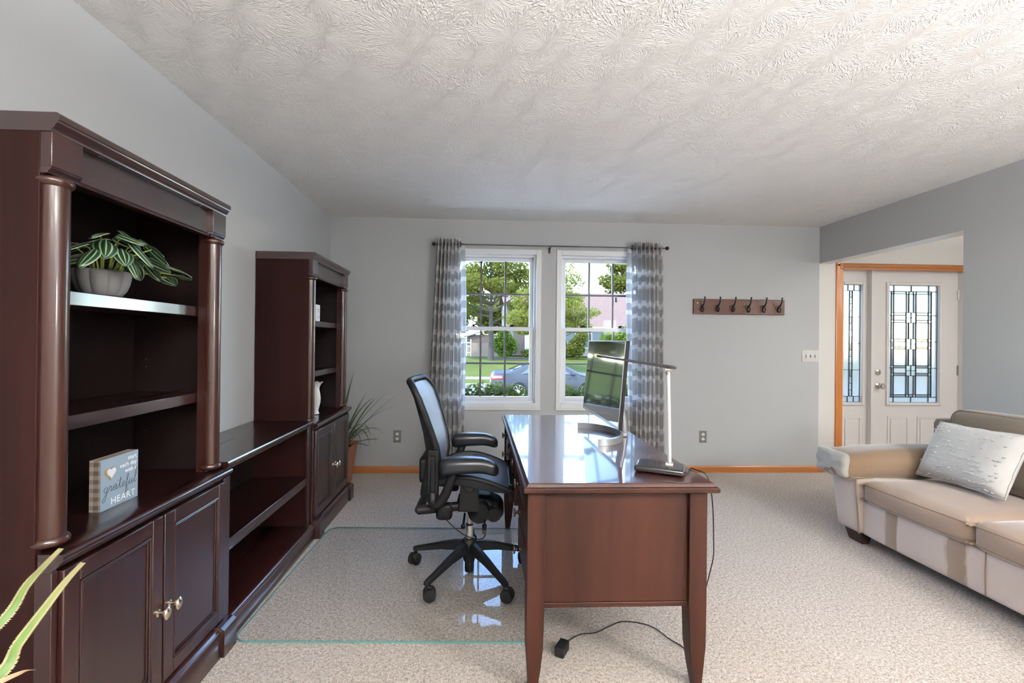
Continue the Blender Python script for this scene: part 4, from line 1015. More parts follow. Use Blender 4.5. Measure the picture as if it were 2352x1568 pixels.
# ------------------------------------------------------------------ sofa
def sofa():
    root = empty('sofa', (2.87, 1.72, 0), 'beige microsuede sofa with rolled arms and loose seat cushions', 'sofa')
    B = lambda mb, n, mt=M['cloth'], p=root, **k: mb.build(n, mt, p, world=True, **k)
    ya, yb = .83, 2.690       # inside of the arms
    m = MB(); m.softbox(2.412, 3.30, ya-.02, yb+.02, .075, .300, .025, 10); B(m, 'base', M['clothbase'], smooth=60)
    m = MB()
    for y in (2.02, 1.45): m.tube([(2.4115, y, .085), (2.4095, y, .19), (2.4115, y, .292)], .0028, 6)
    B(m, 'seams', M['piping'])
    for k in range(3):
        y1 = yb - .62*k; y0 = y1 - .62
        fn = lambda p, u: Vector((p.x, p.y, p.z + (.012*(1-u[0]) if u[2] > 0 else 0)))
        m = MB(); m.softbox(2.392, 3.06, y0+.004, y1-.004, .288, .432, .040, 14, (.022, .004, .034)); cu = B(m, 'seat_cushion', smooth=60)
        for z, dx in ((.405, .004), (.315, .004)):
            q = [(3.02, y1-.006, z), (2.43, y1-.006, z), (2.402, y1-.018, z), (2.391, y1-.05, z), (2.383, (y0+y1)/2, z), (2.391, y0+.05, z), (2.402, y0+.018, z), (2.43, y0+.006, z), (3.02, y0+.006, z)]
            m = MB(); m.tube(catmull(q, 5), .0042, 6); B(m, 'piping', M['piping'], cu)
    for k in range(3):
        y1 = yb + (.03 if k == 0 else 0) - .62*k; y0 = yb - .62*(k+1)
        T = Matrix.Translation((3.035, (y0+y1)/2, .655)) @ Matrix.Rotation(R(11), 4, 'Y')
        m = MB(); m.softbox(-.085, .085, -(y1-y0)/2+.004, (y1-y0)/2-.004, -.215, .215, .06, 14, (.045, .0, .012)); m.xform(T); bcu = B(m, 'back_cushion', M['clothback'], smooth=60)
        q = []
        for cy, cz, a0 in ((1, 1, 0), (-1, 1, 90), (-1, -1, 180), (1, -1, 270)):
            for j in range(5): a = R(a0 + 22.5*j); q.append(T @ Vector((-.070, cy*((y1-y0)/2-.07) + .055*math.cos(a), cz*.150 + .055*math.sin(a))))
        m = MB(); m.tube(q, .0042, 6, True); B(m, 'piping', M['piping'], bcu)
    m = MB(); m.softbox(3.06, 3.345, ya-.24, yb+.22, .075, .800, .06, 12, (.01,0,.01)); B(m, 'back_rest', M['clothback'], smooth=60)
    for sg, y0, y1 in ((1, 2.700, 2.895), (-1, .625, .82)):
        def fn(p, u):
            return Vector((p.x - .030*(u[2]+1)/2*(1 if u[0] < 0 else 0), p.y + sg*.028*(u[2]+1)/2*(1 if u[1]*sg > 0 else 0), p.z))
        m = MB(); m.softbox(2.405, 3.28, y0, y1, .075, .465, .03, 12, (.008, .006, 0), fn=fn); arm = B(m, 'arm', M['clothbase2'], smooth=60)
        def fr(p, u):
            droop = -.030*max(0, -u[0]-.55)
            return Vector((p.x + .018*u[2]*(1 if u[0] < 0 else 0), p.y, p.z*(1-.10*max(0, -u[0])) + droop))
        m = MB(); m.softbox(2.288, 3.26, y0-.028, y1+.050, .418, .602, .075, 18, (.012, .004, .012), fn=fr); B(m, 'arm_roll', M['cloth2'], smooth=70)
        m = MB(); m.tube(catmull([(2.45, y0-.027, .445), (2.335, y0-.015, .445), (2.305, (y0+y1)/2, .442), (2.335, y1+.035, .445), (2.45, y1+.05, .445)], 6), .0042, 6); B(m, 'arm_piping', M['piping'], arm)
        m = MB(); m.tube([(2.400, y0+.012, .085), (2.385, y0+.010, .26), (2.372, y0+.008, .43)], .0042, 6); B(m, 'front_piping', M['piping'], arm)
        def ff(p, u):     # gathered cloth over the arm front
            a = math.atan2(u[2], u[1]*1.2); d = math.hypot(u[1], u[2])
            return Vector((p.x - (.0035*math.sin(a*7+1.3*sg) + .003*math.sin(a*3+u[2]*4))*min(1, d*1.4)*(1 if u[0] < 0 else 0), p.y, p.z))
        m = MB(); m.softbox(2.279, 2.330, y0-.010, y1+.034, .436, .590, .024, 22, (.010, 0, 0), fn=ff); B(m, 'arm_front', M['clothpale'], arm, smooth=75)
    for x, y in ((2.44, 2.735), (3.22, 2.735), (2.44, .66), (3.22, .66)):
        m = MB(); m.frustum(x+.01, x+.06, y+.01, y+.11, 0, x-.01, x+.07, y-.005, y+.125, .078); B(m, 'foot', M['footwood'], bevel=.003)
sofa()

def pillow():
    # bottom edge runs along the seat, leaning on the back cushions
    b0, b1 = Vector((2.715, 2.655, .475)), Vector((2.705, 2.180, .482)); t0 = Vector((2.872, 2.632, .800))
    ey = (b1-b0); Lw = ey.length; ey.normalize(); ez = (t0-b0); Lh = ez.length; ez = (ez - ey*ez.dot(ey)).normalized(); ex = ey.cross(ez)
    C = (b0+b1)/2 + ez*Lh/2 + ex*-.0
    root = empty('throw_pillow', tuple((b0+b1)/2), 'white tufted throw pillow leaning on the sofa back', 'pillow')
    T = Matrix.Translation(C) @ Matrix((ex.to_4d(), ey.to_4d(), ez.to_4d())).transposed().to_3x3().to_4x4() if False else Matrix.Translation(C) @ Matrix(((ex.x,ey.x,ez.x),(ex.y,ey.y,ez.y),(ex.z,ey.z,ez.z))).to_4x4()
    m = MB(); n = 26; vs = []; fs = []
    hy, hz = Lw/2, Lh/2
    rr = random.Random(5)
    for sg in (-1, 1):
        o = len(vs)
        for j in range(n+1):
            for i in range(n+1):
                u, v = 2*i/n-1, 2*j/n-1
                e = (1-u**4)*(1-v**4)
                th = .072*max(0, e)**.55
                pin = 1 - .05*(1-u*u) * abs(v)**3; piz = 1 - .06*(1-v*v)*0
                vs.append(T @ Vector((sg*th, u*hy*(1 - .045*(1-v*v)), v*hz*(1 - .06*(1-u*u)))))
        for j in range(n):
            for i in range(n):
                q = (o+j*(n+1)+i, o+j*(n+1)+i+1, o+(j+1)*(n+1)+i+1, o+(j+1)*(n+1)+i)
                fs.append(q if sg > 0 else q[::-1])
    m.add(vs, fs)
    wf = fabric('white chenille', (.46,.455,.44), (.56,.555,.54), 26, .5, .5)
    m.build('cover', wf, root, world=True, smooth=70)
    # looped tufts standing in rows on the face
    m = MB()
    fxs = 1 if (T.to_3x3() @ Vector((1,0,0))).x < 0 else -1
    for r_ in range(13):
        for k in range(20):
            if rr.random() < .45: continue
            u = -0.92 + 1.84*(k+.5*(r_ % 2)+rr.uniform(-.3,.3))/20; v = -.94 + 1.88*r_/12 + rr.uniform(-.04,.04)
            e = max(0, (1-u**4)*(1-v**4)); th = .072*e**.55
            c_ = Vector((fxs*(th-.0012), u*hy*(1-.045*(1-v*v)), v*hz*(1-.06*(1-u*u))))
            L_ = rr.uniform(.010,.018); tl_ = rr.uniform(-.5,.5)
            pts = [T @ (c_ + Vector((fxs*(.0035*math.sin(PI*q/4)), (q/4-.5)*L_*1.4, -.005*math.sin(PI*q/4) + (q/4-.5)*L_*tl_))) for q in range(5)]
            m.tube(pts, [.0015,.0034,.004,.0034,.0015], 6)
    m.build('tufts', wf, root, world=True, smooth=70, kind='stuff')
    edge = []
    for i in range(40):
        a = i/40*4; sgm = int(a); t = a-sgm
        u, v = ((-1+2*t, -1), (1, -1+2*t), (1-2*t, 1), (-1, 1-2*t))[sgm]
        edge.append(T @ Vector((0, u*hy*(1 - .045*(1-v*v)), v*hz*(1-.06*(1-u*u)))))
    m = MB(); m.tube(edge, [.005+.002*math.sin(i*2.3) for i in range(40)], 6, True); m.build('edge_cord', wf, root, world=True, smooth=70)
pillow()

# ------------------------------------------------------------------ things on the shelves
def stripe_leaf():
    m = mat('striped peperomia leaf', (.02,.07,.025), .35, spec=.5)
    tc = N(m, 'TexCoord'); sx = N(m, 'SeparateXYZ'); L(m, tc.outputs['UV'], sx.inputs[0])
    a = N(m, 'Math', operation='MULTIPLY'); a.inputs[1].default_value = 27; L(m, sx.outputs['X'], a.inputs[0])
    s_ = N(m, 'Math', operation='SINE'); L(m, a.outputs[0], s_.inputs[0])
    L(m, ramp(m, s_.outputs[0], [(.0, (.006,.030,.012)), (.45, (.012,.048,.018)), (.66, (.15,.21,.12)), (.88, (.30,.36,.23))]), BS(m).inputs['Base Color']); return m
M['pep'] = stripe_leaf()
M['stem'] = mat('yellow green stem', (.22,.30,.05), .5)
def shelf_plant():
    base = Vector((XL+.215, 1.478, 1.398))
    root = empty('potted_plant', tuple(base), 'striped leafy plant in a ribbed grey bowl on the bookcase shelf', 'plant')
    # ribbed bowl: ten flat lobes
    m = MB(); n = 100; prof = [(t*.80, z*.98) for t, z in ((.046,0), (.064,.004), (.080,.022), (.090,.045), (.0945,.066), (.0945,.078), (.090,.084), (.080,.084), (.078,.070), (.02,.066))]
    vs = []
    for r_, z in prof:
        for k in range(n):
            a = 2*PI*k/n; lobe = abs(math.sin(5*a+.4))
            rr_ = r_*(1 - .10*(1-lobe**.5)*(1 if z < .084 else .4)); vs.append((rr_*math.cos(a), rr_*math.sin(a), z))
    q = len(prof); fs = [(i*n+k, i*n+(k+1) % n, (i+1)*n+(k+1) % n, (i+1)*n+k) for i in range(q-1) for k in range(n)] + [tuple(range(n-1,-1,-1)), tuple(range((q-1)*n, q*n))]
    m.add(vs, fs)
    cm = mat('grey concrete', (.15,.15,.15), .7); bump(cm, noise(cm, coords(cm), 60, 4), .15, .002); m.build('bowl', cm, root, smooth=25)
    m = MB(); m.lathe([(.001,.072), (.062,.070)], n=24, caps=False); m.build('soil', M['soil'], root)
    # leaves: (tip x towards room, y along shelf, z), heading, size
    LV = [(.055, .02, .205, -20, .085, -25), (.10, -.04, .185, 0, .08, -15), (.07, .085, .19, 25, .085, -30), (.02, .12, .155, 60, .09, -25), (.10, -.13, .17, -70, .075, -10), (.06, -.15, .135, -95, .075, -20), (.115, -.07, .13, -40, .08, -35), (.12, .03, .125, 50, .09, -20), (.05, -.06, .165, -120, .08, -15),
          (.11, .155, .118, 70, .105, -8), (.10, .205, .100, 85, .085, 5), (.07, .19, .088, 95, .075, -10), (.02, -.10, .11, -140, .08, -20), (.03, .05, .15, 10, .09, -30), (.09, .075, .115, 75, .08, -40), (-.03, .04, .16, 120, .08, -20), (-.04, -.06, .15, 200, .08, -20),
          (.12, -.02, .155, 15, .095, -45), (.09, -.10, .15, -50, .09, -35), (.11, .06, .165, 40, .09, -40), (.06, .0, .185, -10, .09, -20), (.10, -.16, .11, -85, .08, -40), (.07, .03, .105, 100, .08, -30), (.13, -.05, .10, -20, .075, -50), (.05, .10, .13, 80, .09, -25)]
    for i, (x, y, z, hd, sz, pt) in enumerate(LV):
        st = Vector((x*.35, y*.35, .075)); en = Vector((x, y, z))
        md = (st+en)/2 + Vector((0, 0, .03 if i < 9 else .012)) - Vector((x,y,0))*.12
        m = MB(); m.tube(catmull([st, md, en], 5), [.0028 - .001*k/11 for k in range(11)], 6); m.build('stalk', M['stem'], root)
        T = Matrix.Translation(en) @ Matrix.Rotation(R(hd), 4, 'Z') @ Matrix.Rotation(R(-pt), 4, 'Y') @ Matrix.Rotation(R((i*37) % 50 - 25), 4, 'X')
        def LF(u, v, sz=sz):
            t = v; w_ = .40*sz*math.sin(PI*min(1, (t*.93+.07)))**.62*(1-.35*t) * (1 if t < .999 else 0)
            xx = (t-.22)*sz; k = 2*u-1
            return T @ Vector((xx, k*w_, -.13*sz*(t*t) + .10*sz*abs(k)**1.5*-1 + .06*sz))
        m = MB(); m.grid(LF, 8, 10, uv=lambda u, v: (u, v)); m.build('leaf', M['pep'], root, smooth=70, solid=.0012)
shelf_plant()

def text_mesh(body, size, name, mt, parent, Tm, align='LEFT', extrude=.0004, shear=0.0, space=1.0):
    cu = bpy.data.curves.new(name, 'FONT'); cu.body = body; cu.size = size; cu.align_x = align; cu.extrude = extrude; cu.shear = shear; cu.space_character = space; cu.resolution_u = 4
    tmp = bpy.data.objects.new(name+'_tmp', cu); COL.objects.link(tmp)
    bpy.context.view_layer.update()
    dg = bpy.context.evaluated_depsgraph_get()
    me = bpy.data.meshes.new_from_object(tmp.evaluated_get(dg)); me.transform(Tm)
    bpy.data.objects.remove(tmp); me.materials.clear(); me.materials.append(mt)
    o = bpy.data.objects.new(name, me); COL.objects.link(o); o.parent = parent; return o

def heart_sign():
    # face looks into the room (+x); local: x out, y along shelf, z up
    w_, h_, t_ = .150, .158, .034
    root = empty('block_sign', (XL+.266-t_, 1.421, .7305), 'blue-grey block sign reading grateful heart on the bookcase deck', 'sign')
    gm = mat('buffalo check side', (.3,.26,.22), .7)
    v = coords(gm, (1,1,1)); sx = N(gm, 'SeparateXYZ'); L(gm, v, sx.inputs[0])
    def chk(ax, p, off):
        a = N(gm, 'Math', operation='MULTIPLY_ADD'); a.inputs[1].default_value = 1/p; a.inputs[2].default_value = off; L(gm, sx.outputs[ax], a.inputs[0])
        f = N(gm, 'Math', operation='FRACT'); L(gm, a.outputs[0], f.inputs[0]); g = N(gm, 'Math', operation='GREATER_THAN'); g.inputs[1].default_value = .5; L(gm, f.outputs[0], g.inputs[0]); return g.outputs[0]
    ad = N(gm, 'Math', operation='ADD'); L(gm, chk('X', .030, .1), ad.inputs[0]); L(gm, chk('Z', .0265, .25), ad.inputs[1])
    ay = N(gm, 'Math', operation='MULTIPLY'); ay.inputs[1].default_value = .5; L(gm, ad.outputs[0], ay.inputs[0])
    L(gm, ramp(gm, ay.outputs[0], [(0, (.36,.30,.245)), (.5, (.22,.175,.145)), (1, (.075,.062,.055))], 'CONSTANT'), BS(gm).inputs['Base Color'])
    e = ramp
    m = MB(); m.box(0, t_-.002, 0, w_, 0, h_); m.build('block', gm, root, smooth=0)
    face = mat('pale blue grey face', (.22,.285,.345), .55)
    m = MB(); m.box(t_-.002, t_, 0, w_, 0, h_); fo = m.build('face', face, root, smooth=0)
    # map text plane (x right, y up) onto (y, z) at x=t_
    def TM(y, z): return Matrix(((0,0,1,t_+.0002),(1,0,0,y),(0,1,0,z),(0,0,0,1)))
    wh = mat('white lettering', (.85,.86,.87), .6); dk = mat('navy lettering', (.03,.04,.06), .6)
    text_mesh('start', .0190, 'lettering', wh, fo, TM(w_-.007, h_-.023), 'RIGHT', space=1.05)
    text_mesh('each day', .0190, 'lettering', wh, fo, TM(w_-.007, h_-.043), 'RIGHT', space=1.05)
    text_mesh('with a', .0190, 'lettering', wh, fo, TM(w_-.007, h_-.063), 'RIGHT', space=1.05)
    text_mesh('HEART', .030, 'lettering', wh, fo, TM(w_-.012, .010), 'RIGHT', space=1.12)
    # cursive word drawn as pen strokes (unit: x-height 1)
    ST = {'g': ([(.75,.85),(.45,1.0),(.1,.75),(.1,.3),(.4,.05),(.7,.35),(.78,.95),(.72,.1),(.6,-.9),(.3,-1.5),(-.1,-1.3),(.2,-.7),(.8,-.1),(1.05,.2)], 1.05),
          'r': ([(0,.2),(.2,.8),(.25,1.05),(.35,.85),(.65,.9),(.55,.4),(.6,.05),(.8,.05),(1.0,.3)], .95),
          'a': ([(.0,.3),(.75,.85),(.45,1.0),(.12,.7),(.12,.25),(.4,.03),(.7,.4),(.78,.95),(.75,.3),(.85,.05),(1.1,.25)], 1.08),
          't': ([(0,.2),(.35,1.0),(.5,1.95),(.45,1.0),(.42,.25),(.6,.03),(.85,.25)], .85),
          'e': ([(0,.2),(.4,.45),(.65,.8),(.45,1.0),(.2,.7),(.22,.2),(.5,.02),(.85,.28)], .82),
          'f': ([(0,.2),(.4,.9),(.65,1.8),(.5,2.15),(.32,1.7),(.35,.5),(.3,-.9),(.5,-1.25),(.65,-.7),(.45,-.05),(.85,.2)], .85),
          'u': ([(0,.25),(.2,.95),(.15,.3),(.35,.03),(.65,.35),(.78,.98),(.75,.3),(.9,.05),(1.1,.3)], 1.08),
          'l': ([(0,.2),(.5,1.2),(.72,2.3),(.5,2.75),(.35,2.0),(.35,.4),(.55,.02),(.9,.35)], .9)}
    m = MB(); sc = .0185; pen = 0
    for ch in 'grateful':
        pts, adv = ST[ch]
        P = [Vector((t_+.0006, .010 + (pen+p[0]*.95+p[1]*.12)*sc, .052 + p[1]*sc*.95)) for p in pts]
        m.tube(catmull(P, 5), .00075, 6); pen += adv*.95
        if ch == 't': m.tube([Vector((t_+.0006, .010+(pen-.75)*sc, .052+1.35*sc)), Vector((t_+.0006, .010+(pen+.25)*sc, .052+1.5*sc))], .0007, 6)
    m.build('cursive_lettering', dk, fo)
    # layered wooden heart
    def heart(cx, cz, s_, x0, x1, nm, mt, par):
        pr = []
        for k in range(36):
            a = 2*PI*k/36; pr.append((cx + s_*.92*math.sin(a)**3, cz + s_*(.81*math.cos(a) - .31*math.cos(2*a) - .12*math.cos(3*a) - .06*math.cos(4*a))))
        mb = MB(); mb.extrude(pr, 'x', x0, x1); return mb.build(nm, mt, par)
    ht = heart(.034, h_-.046, .022, t_, t_+.003, 'heart', mat('bare wood heart', (.30,.19,.10), .7), fo)
    heart(.035, h_-.0455, .0178, t_+.003, t_+.0055, 'heart_inlay', mat('whitewashed heart', (.66,.68,.70), .6), ht)
heart_sign()

def photo_block():
    root = empty('small_frame', (XL+.245, 3.130, 1.3975), 'small white framed print on the upper shelf of the far bookcase', 'frame')
    m = MB(); m.box(0, .030, 0, .135, 0, .118); m.build('frame_body', M['white'], root, bevel=.002)
    dk = mat('grey print ink', (.2,.2,.21), .7)
    def TM(y, z): return Matrix(((0,0,1,.0303),(1,0,0,y),(0,1,0,z),(0,0,0,1)))
    m = MB()
    for k, (a, b, z) in enumerate(((.085,.12,.088), (.09,.118,.078), (.087,.12,.068), (.095,.115,.038), (.09,.12,.028), (.02,.06,.08), (.02,.05,.06))): m.box(.0300, .0305, a, b, z-.002, z+.002)
    m.build('printed_lines', dk, root, smooth=0)
photo_block()
def vase():
    root = empty('vase', (XL+.240, 3.262, .7305), 'white fluted ceramic vase on the far bookcase deck', 'vase')
    m = MB(); n = 48; vs = []
    prof = [(.030,0), (.038,.004), (.034,.014), (.030,.026), (.036,.050), (.044,.085), (.046,.115), (.042,.150), (.036,.178), (.036,.195), (.046,.214), (.058,.226), (.060,.229), (.050,.222), (.033,.195), (.030,.12)]
    for r_, z in prof:
        for k in range(n):
            a = 2*PI*k/n; f = 1 + .07*math.cos(8*a)*(1 if z > .18 else .35); vs.append((r_*f*math.cos(a), r_*f*math.sin(a), z + (.004*math.cos(8*a) if z > .21 else 0)))
    q = len(prof); fs = [(i*n+k, i*n+(k+1) % n, (i+1)*n+(k+1) % n, (i+1)*n+k) for i in range(q-1) for k in range(n)] + [tuple(range(n-1,-1,-1)), tuple(range((q-1)*n, q*n))]
    m.add(vs, fs); m.build('vase_body', M['ceramic'], root, smooth=60)
    m = MB(); m.lathe([(.030,.118), (.001,.118)], n=24, caps=False); m.build('vase_inside', M['ceramic'], root)
vase()

# ------------------------------------------------------------------ floor plants
def blade(T, Ln, w_, droop, curl=0.0, n=12, fold=.25):
    """long strap leaf, growing along +x and up"""
    def F(u, v):
        t = v; k = 2*u-1
        ww = w_*(math.sin(PI*min(1, t*.85+.15))**.7)*(1-t**3*.85)
        x = Ln*(t - .35*droop*t*t*t); z = Ln*(.95*t*(1-.0*t) - droop*t*t*1.15)
        return T @ Vector((x*.55, k*ww + curl*t*t*Ln, z + fold*abs(k)*ww))
    return MB().grid(F, 4, n, uv=lambda u, v: (u, v))
def tall_plant():
    base = Vector((XL+.20, 3.985, 0))
    root = empty('floor_plant', tuple(base), 'spiky green plant in a tall terracotta planter in the corner', 'plant')
    m = MB(); m.frustum(-.085, .085, -.085, .085, 0, -.135, .135, -.135, .135, .355); m.frustum(-.122, .122, -.122, .122, .335, -.125, .125, -.125, .125, .36)
    m = MB(); vs = []
    for hw, z in ((.088,0), (.128,.325), (.134,.326), (.136,.352), (.124,.352), (.120,.315)): vs += [(-hw,-hw,z), (hw,-hw,z), (hw,hw,z), (-hw,hw,z)]
    fs = [(i*4+k, i*4+(k+1) % 4, (i+1)*4+(k+1) % 4, (i+1)*4+k) for i in range(5) for k in range(4)] + [(3,2,1,0)]
    m.add(vs, fs); m.build('planter', M['terracotta'], root, smooth=20, bevel=.003)
    m = MB(); m.box(-.119, .119, -.119, .119, .30, .320); m.build('soil', M['soil'], root, smooth=0)
    g1 = leafmat('blade green', (.030,.060,.022), (.09,.13,.05), .15, 6)
    rr = random.Random(11)
    for k in range(34):
        a = rr.uniform(-75, 75) if k < 24 else rr.uniform(0, 360)
        Ln = rr.uniform(.50, .90); dr = rr.uniform(.15, .95)
        if k < 7: Ln, dr = .92 - .03*k, .28 + .08*k
        T = Matrix.Translation((rr.uniform(.0,.05), rr.uniform(-.05,.03), .31)) @ Matrix.Rotation(R(a-18), 4, 'Z') @ Matrix.Rotation(R(rr.uniform(-8, 14)), 4, 'Y')
        blade(T, Ln, rr.uniform(.005,.011), dr, rr.uniform(-.12,.12)).build('leaf', g1, root, smooth=70)
    # two fern-like fronds
    for a, dr in ((-32, .55), (8, .45)):
        m = MB(); T = Matrix.Translation((.06, -.02, .33)) @ Matrix.Rotation(R(a), 4, 'Z')
        pts = []
        for i in range(15):
            t = i/14; pts.append(Vector((.27*t, 0, .13*t - .10*dr*t*t*1.6)))
        m.tube([T @ p for p in pts], .0022, 6)
        for i in range(2, 15):
            w_ = .030*math.sin(PI*(i+2)/17.5)
            for sg in (-1, 1):
                p = pts[i]; q = p + Vector((.018, sg*w_, .006)); m.add([T @ (p + Vector((-.006,0,0))), T @ q, T @ (p + Vector((.008,0,.001)))], [(0,1,2)])
        m.build('frond', g1, root, smooth=70)
tall_plant()

def aloe():
    base = Vector((-1.10, .50, 0))
    root = empty('aloe_plant', tuple(base), 'toothed aloe with long pale leaves beside the tall bookcase', 'plant')
    m = MB(); m.lathe([(.11,0), (.125,.02), (.150,.30), (.160,.30), (.160,.34), (.142,.34), (.138,.31), (.02,.31)], n=32); m.build('pot', M['terracotta'], root)
    m = MB(); m.lathe([(.001,.318), (.138,.314)], n=24, caps=False); m.build('soil', M['soil'], root)
    am = mat('aloe skin', (.3,.4,.1), .5, spec=.4)
    tc = N(am, 'TexCoord'); sx = N(am, 'SeparateXYZ'); L(am, tc.outputs['UV'], sx.inputs[0])
    L(am, ramp(am, sx.outputs['Y'], [(.0, (.04,.10,.02)), (.6, (.10,.17,.04)), (.8, (.22,.24,.09)), (1, (.34,.29,.16))]), BS(am).inputs['Base Color'])
    dry = mat('dried leaf tip', (.40,.27,.16), .8)
    def leaf(pts, w0, mt, teeth=True):
        P = catmull([Vector(p) for p in pts], 8); n = len(P); m = MB(); vs = []; o = 0
        # D-shaped section facing the camera side, teeth on both margins
        secs = []
        for i, p in enumerate(P):
            t = i/(n-1); d = (P[min(i+1,n-1)]-P[max(i-1,0)]).normalized()
            sd_ = d.cross(Vector((.35,-.9,.2))).normalized(); nn = sd_.cross(d)
            ww = w0*(1-t)**.85+.0006
            secs.append((p, sd_, nn, ww, t, d))
            for (a, b) in ((-1,.0), (-.5,-.30), (.5,-.30), (1,.0), (.45,.12), (-.45,.12)):
                m.uv[len(vs)] = (.5+a/2, t); vs.append(p + sd_*ww*a + nn*ww*b)
        fs = [(i*6+k, i*6+(k+1) % 6, (i+1)*6+(k+1) % 6, (i+1)*6+k) for i in range(n-1) for k in range(6)]
        m.add(vs, fs)
        if teeth:
            for i in range(0, n*3):
                t = i/(n*3); f = t*(n-1); k = int(f); fr_ = f-k
                if k >= n-1: break
                p = P[k].lerp(P[k+1], fr_); sd_, ww, d = secs[k][1], secs[k][3], secs[k][5]
                for sg in (-1, 1):
                    b = p + sd_*sg*ww*.97; q = len(m.v)
                    m.add([b - d*.0022, b + d*.0022, b + sd_*sg*.0042 + d*.002], [(0,1,2)])
                    for j in range(3): m.uv[q+j] = (1, .95)
        return m.build('leaf', mt, root, smooth=60, world=True)
    z0 = .33
    leaf([(-1.08,.50,z0), (-.97,.60,.56), (-.875,.735,.715), (-.815,.80,.778), (-.822,.85,.814), (-.838,.90,.825), (-.851,.95,.836)], .0085, am)
    leaf([(-1.06,.48,z0), (-.90,.56,.53), (-.79,.66,.69), (-.733,.72,.748), (-.737,.75,.774), (-.744,.80,.800), (-.753,.85,.821), (-.765,.90,.831)], .0085, am)
    leaf([(-1.05,.46,z0), (-.86,.53,.60), (-.75,.60,.74), (-.690,.655,.772), (-.672,.69,.772), (-.680,.72,.754)], .008, dry, False)
    leaf([(-1.07,.45,z0), (-.90,.52,.56), (-.78,.59,.69), (-.715,.665,.735), (-.700,.695,.752)], .006, dry, False)
    leaf([(-1.11,.52,z0), (-1.12,.56,.50), (-1.16,.60,.68), (-1.20,.62,.80)], .022, am)
    leaf([(-1.12,.48,z0), (-1.18,.42,.50), (-1.26,.38,.64), (-1.32,.36,.72)], .022, am)
    leaf([(-1.09,.46,z0), (-1.05,.34,.50), (-1.03,.24,.62), (-1.02,.16,.66)], .022, am)
aloe()

# ------------------------------------------------------------------ outdoors
OD = .31
def dk(*c_): return tuple(q*OD for q in c_)
def m_grass(name, c1, c2):
    m = mat(name, c1, .9, spec=.1); v = coords(m)
    n = noise(m, v, 1.2, 6, .7); n2 = noise(m, coords(m, (1, .35, 1)), .45, 2)
    a = N(m, 'Math', operation='ADD'); L(m, n, a.inputs[0]); L(m, n2, a.inputs[1]); h = N(m, 'Math', operation='MULTIPLY'); h.inputs[1].default_value = .5; L(m, a.outputs[0], h.inputs[0])
    L(m, ramp(m, h.outputs[0], [(.35, c1), (.65, c2)]), BS(m).inputs['Base Color']); bump(m, noise(m, v, 30, 3), .6, .05); return m
M['grass'] = m_grass('lawn grass', dk(.15,.185,.022), dk(.24,.27,.045))
M['asphalt'] = mat('pale asphalt', dk(.30,.29,.28), .9); M['concrete'] = mat('pale concrete', dk(.42,.38,.34), .85)
M['mulch'] = mat('red brown mulch', dk(.10,.045,.030), .95)
M['bark'] = mat('grey brown bark', dk(.085,.065,.05), .95)
def ground(name, ys, mt, label, cat, x0=-60, x1=70):
    m = MB()
    vs = []
    for y, z in ys: vs += [(x0, y, z), (x1, y, z)]
    for y, z in ys: vs += [(x0, y, z-.3), (x1, y, z-.3)]
    n = len(ys); fs = [(2*i, 2*i+1, 2*i+3, 2*i+2) for i in range(n-1)] + [(0, 2*n, 2*n+1, 1), (2*n-2, 2*n-1, 4*n-1, 4*n-2)]
    m.add(vs, fs); o = m.build(name, mt, smooth=0); tag(o, label, cat, None, 'structure'); return o
ground('front_yard', [(YF+WT+.002, -.42), (6.4, -.47)], M['grass'], 'narrow planting strip of lawn under the windows', 'lawn')
ground('reflector', [(6.4, -.46), (9, -.60), (14.5, -1.02)], mat('sunlit driveway concrete', (.55,.53,.50), .9), 'pale concrete driveway added unseen beyond the window hedge', 'reflector')  # unseen pale ground added to bounce daylight onto the ceiling
ground('street', [(14.5, -1.10), (19, -1.06), (23.4, -1.12)], M['asphalt'], 'pale asphalt street with the parked car', 'street')
ground('kerb', [(23.4, -1.00), (23.75, -.99)], M['concrete'], 'concrete kerb along the far side of the street', 'kerb')
ground('grass_verge', [(23.75, -.985), (25.6, -.93)], M['grass'], 'strip of grass between kerb and pavement', 'lawn')
ground('pavement', [(25.6, -.915), (26.9, -.885)], M['concrete'], 'pale concrete pavement across the street', 'pavement')
ground('far_lawn', [(26.9, -.89), (36, -.58), (46, -.28), (75, .3), (160, 2.2)], M['grass'], 'green lawn rising to the house across the street', 'lawn')

def foliage(rr, clumps, n, size, aspect=1.6):
    m = MB(); vs = []; fs = []
    tot = sum(c_[3]*c_[3]*c_[4] for c_ in clumps)
    for (cx, cy, cz, rx, rz) in clumps:
        k = max(30, int(n*rx*rx*rz/tot))
        for _ in range(k):
            while True:
                a, b, c_ = rr.uniform(-1,1), rr.uniform(-1,1), rr.uniform(-1,1); d = a*a+b*b+c_*c_
                if .12 < d < 1: break
            p = Vector((cx+a*rx, cy+b*rx, cz+c_*rz))
            ax = Vector((rr.gauss(0,1), rr.gauss(0,1), rr.gauss(0,.6))).normalized(); bx = ax.orthogonal().normalized(); bx = (bx*math.cos(rr.uniform(0,6.28)) + ax.cross(bx)*math.sin(rr.uniform(0,6.28)))
            s_ = size*rr.uniform(.6,1.3); o = len(vs)
            vs += [p - ax*s_*aspect*.5, p + bx*s_*.5, p + ax*s_*aspect*.5, p - bx*s_*.5]; fs.append((o,o+1,o+2,o+3))
    m.add(vs, fs); return m
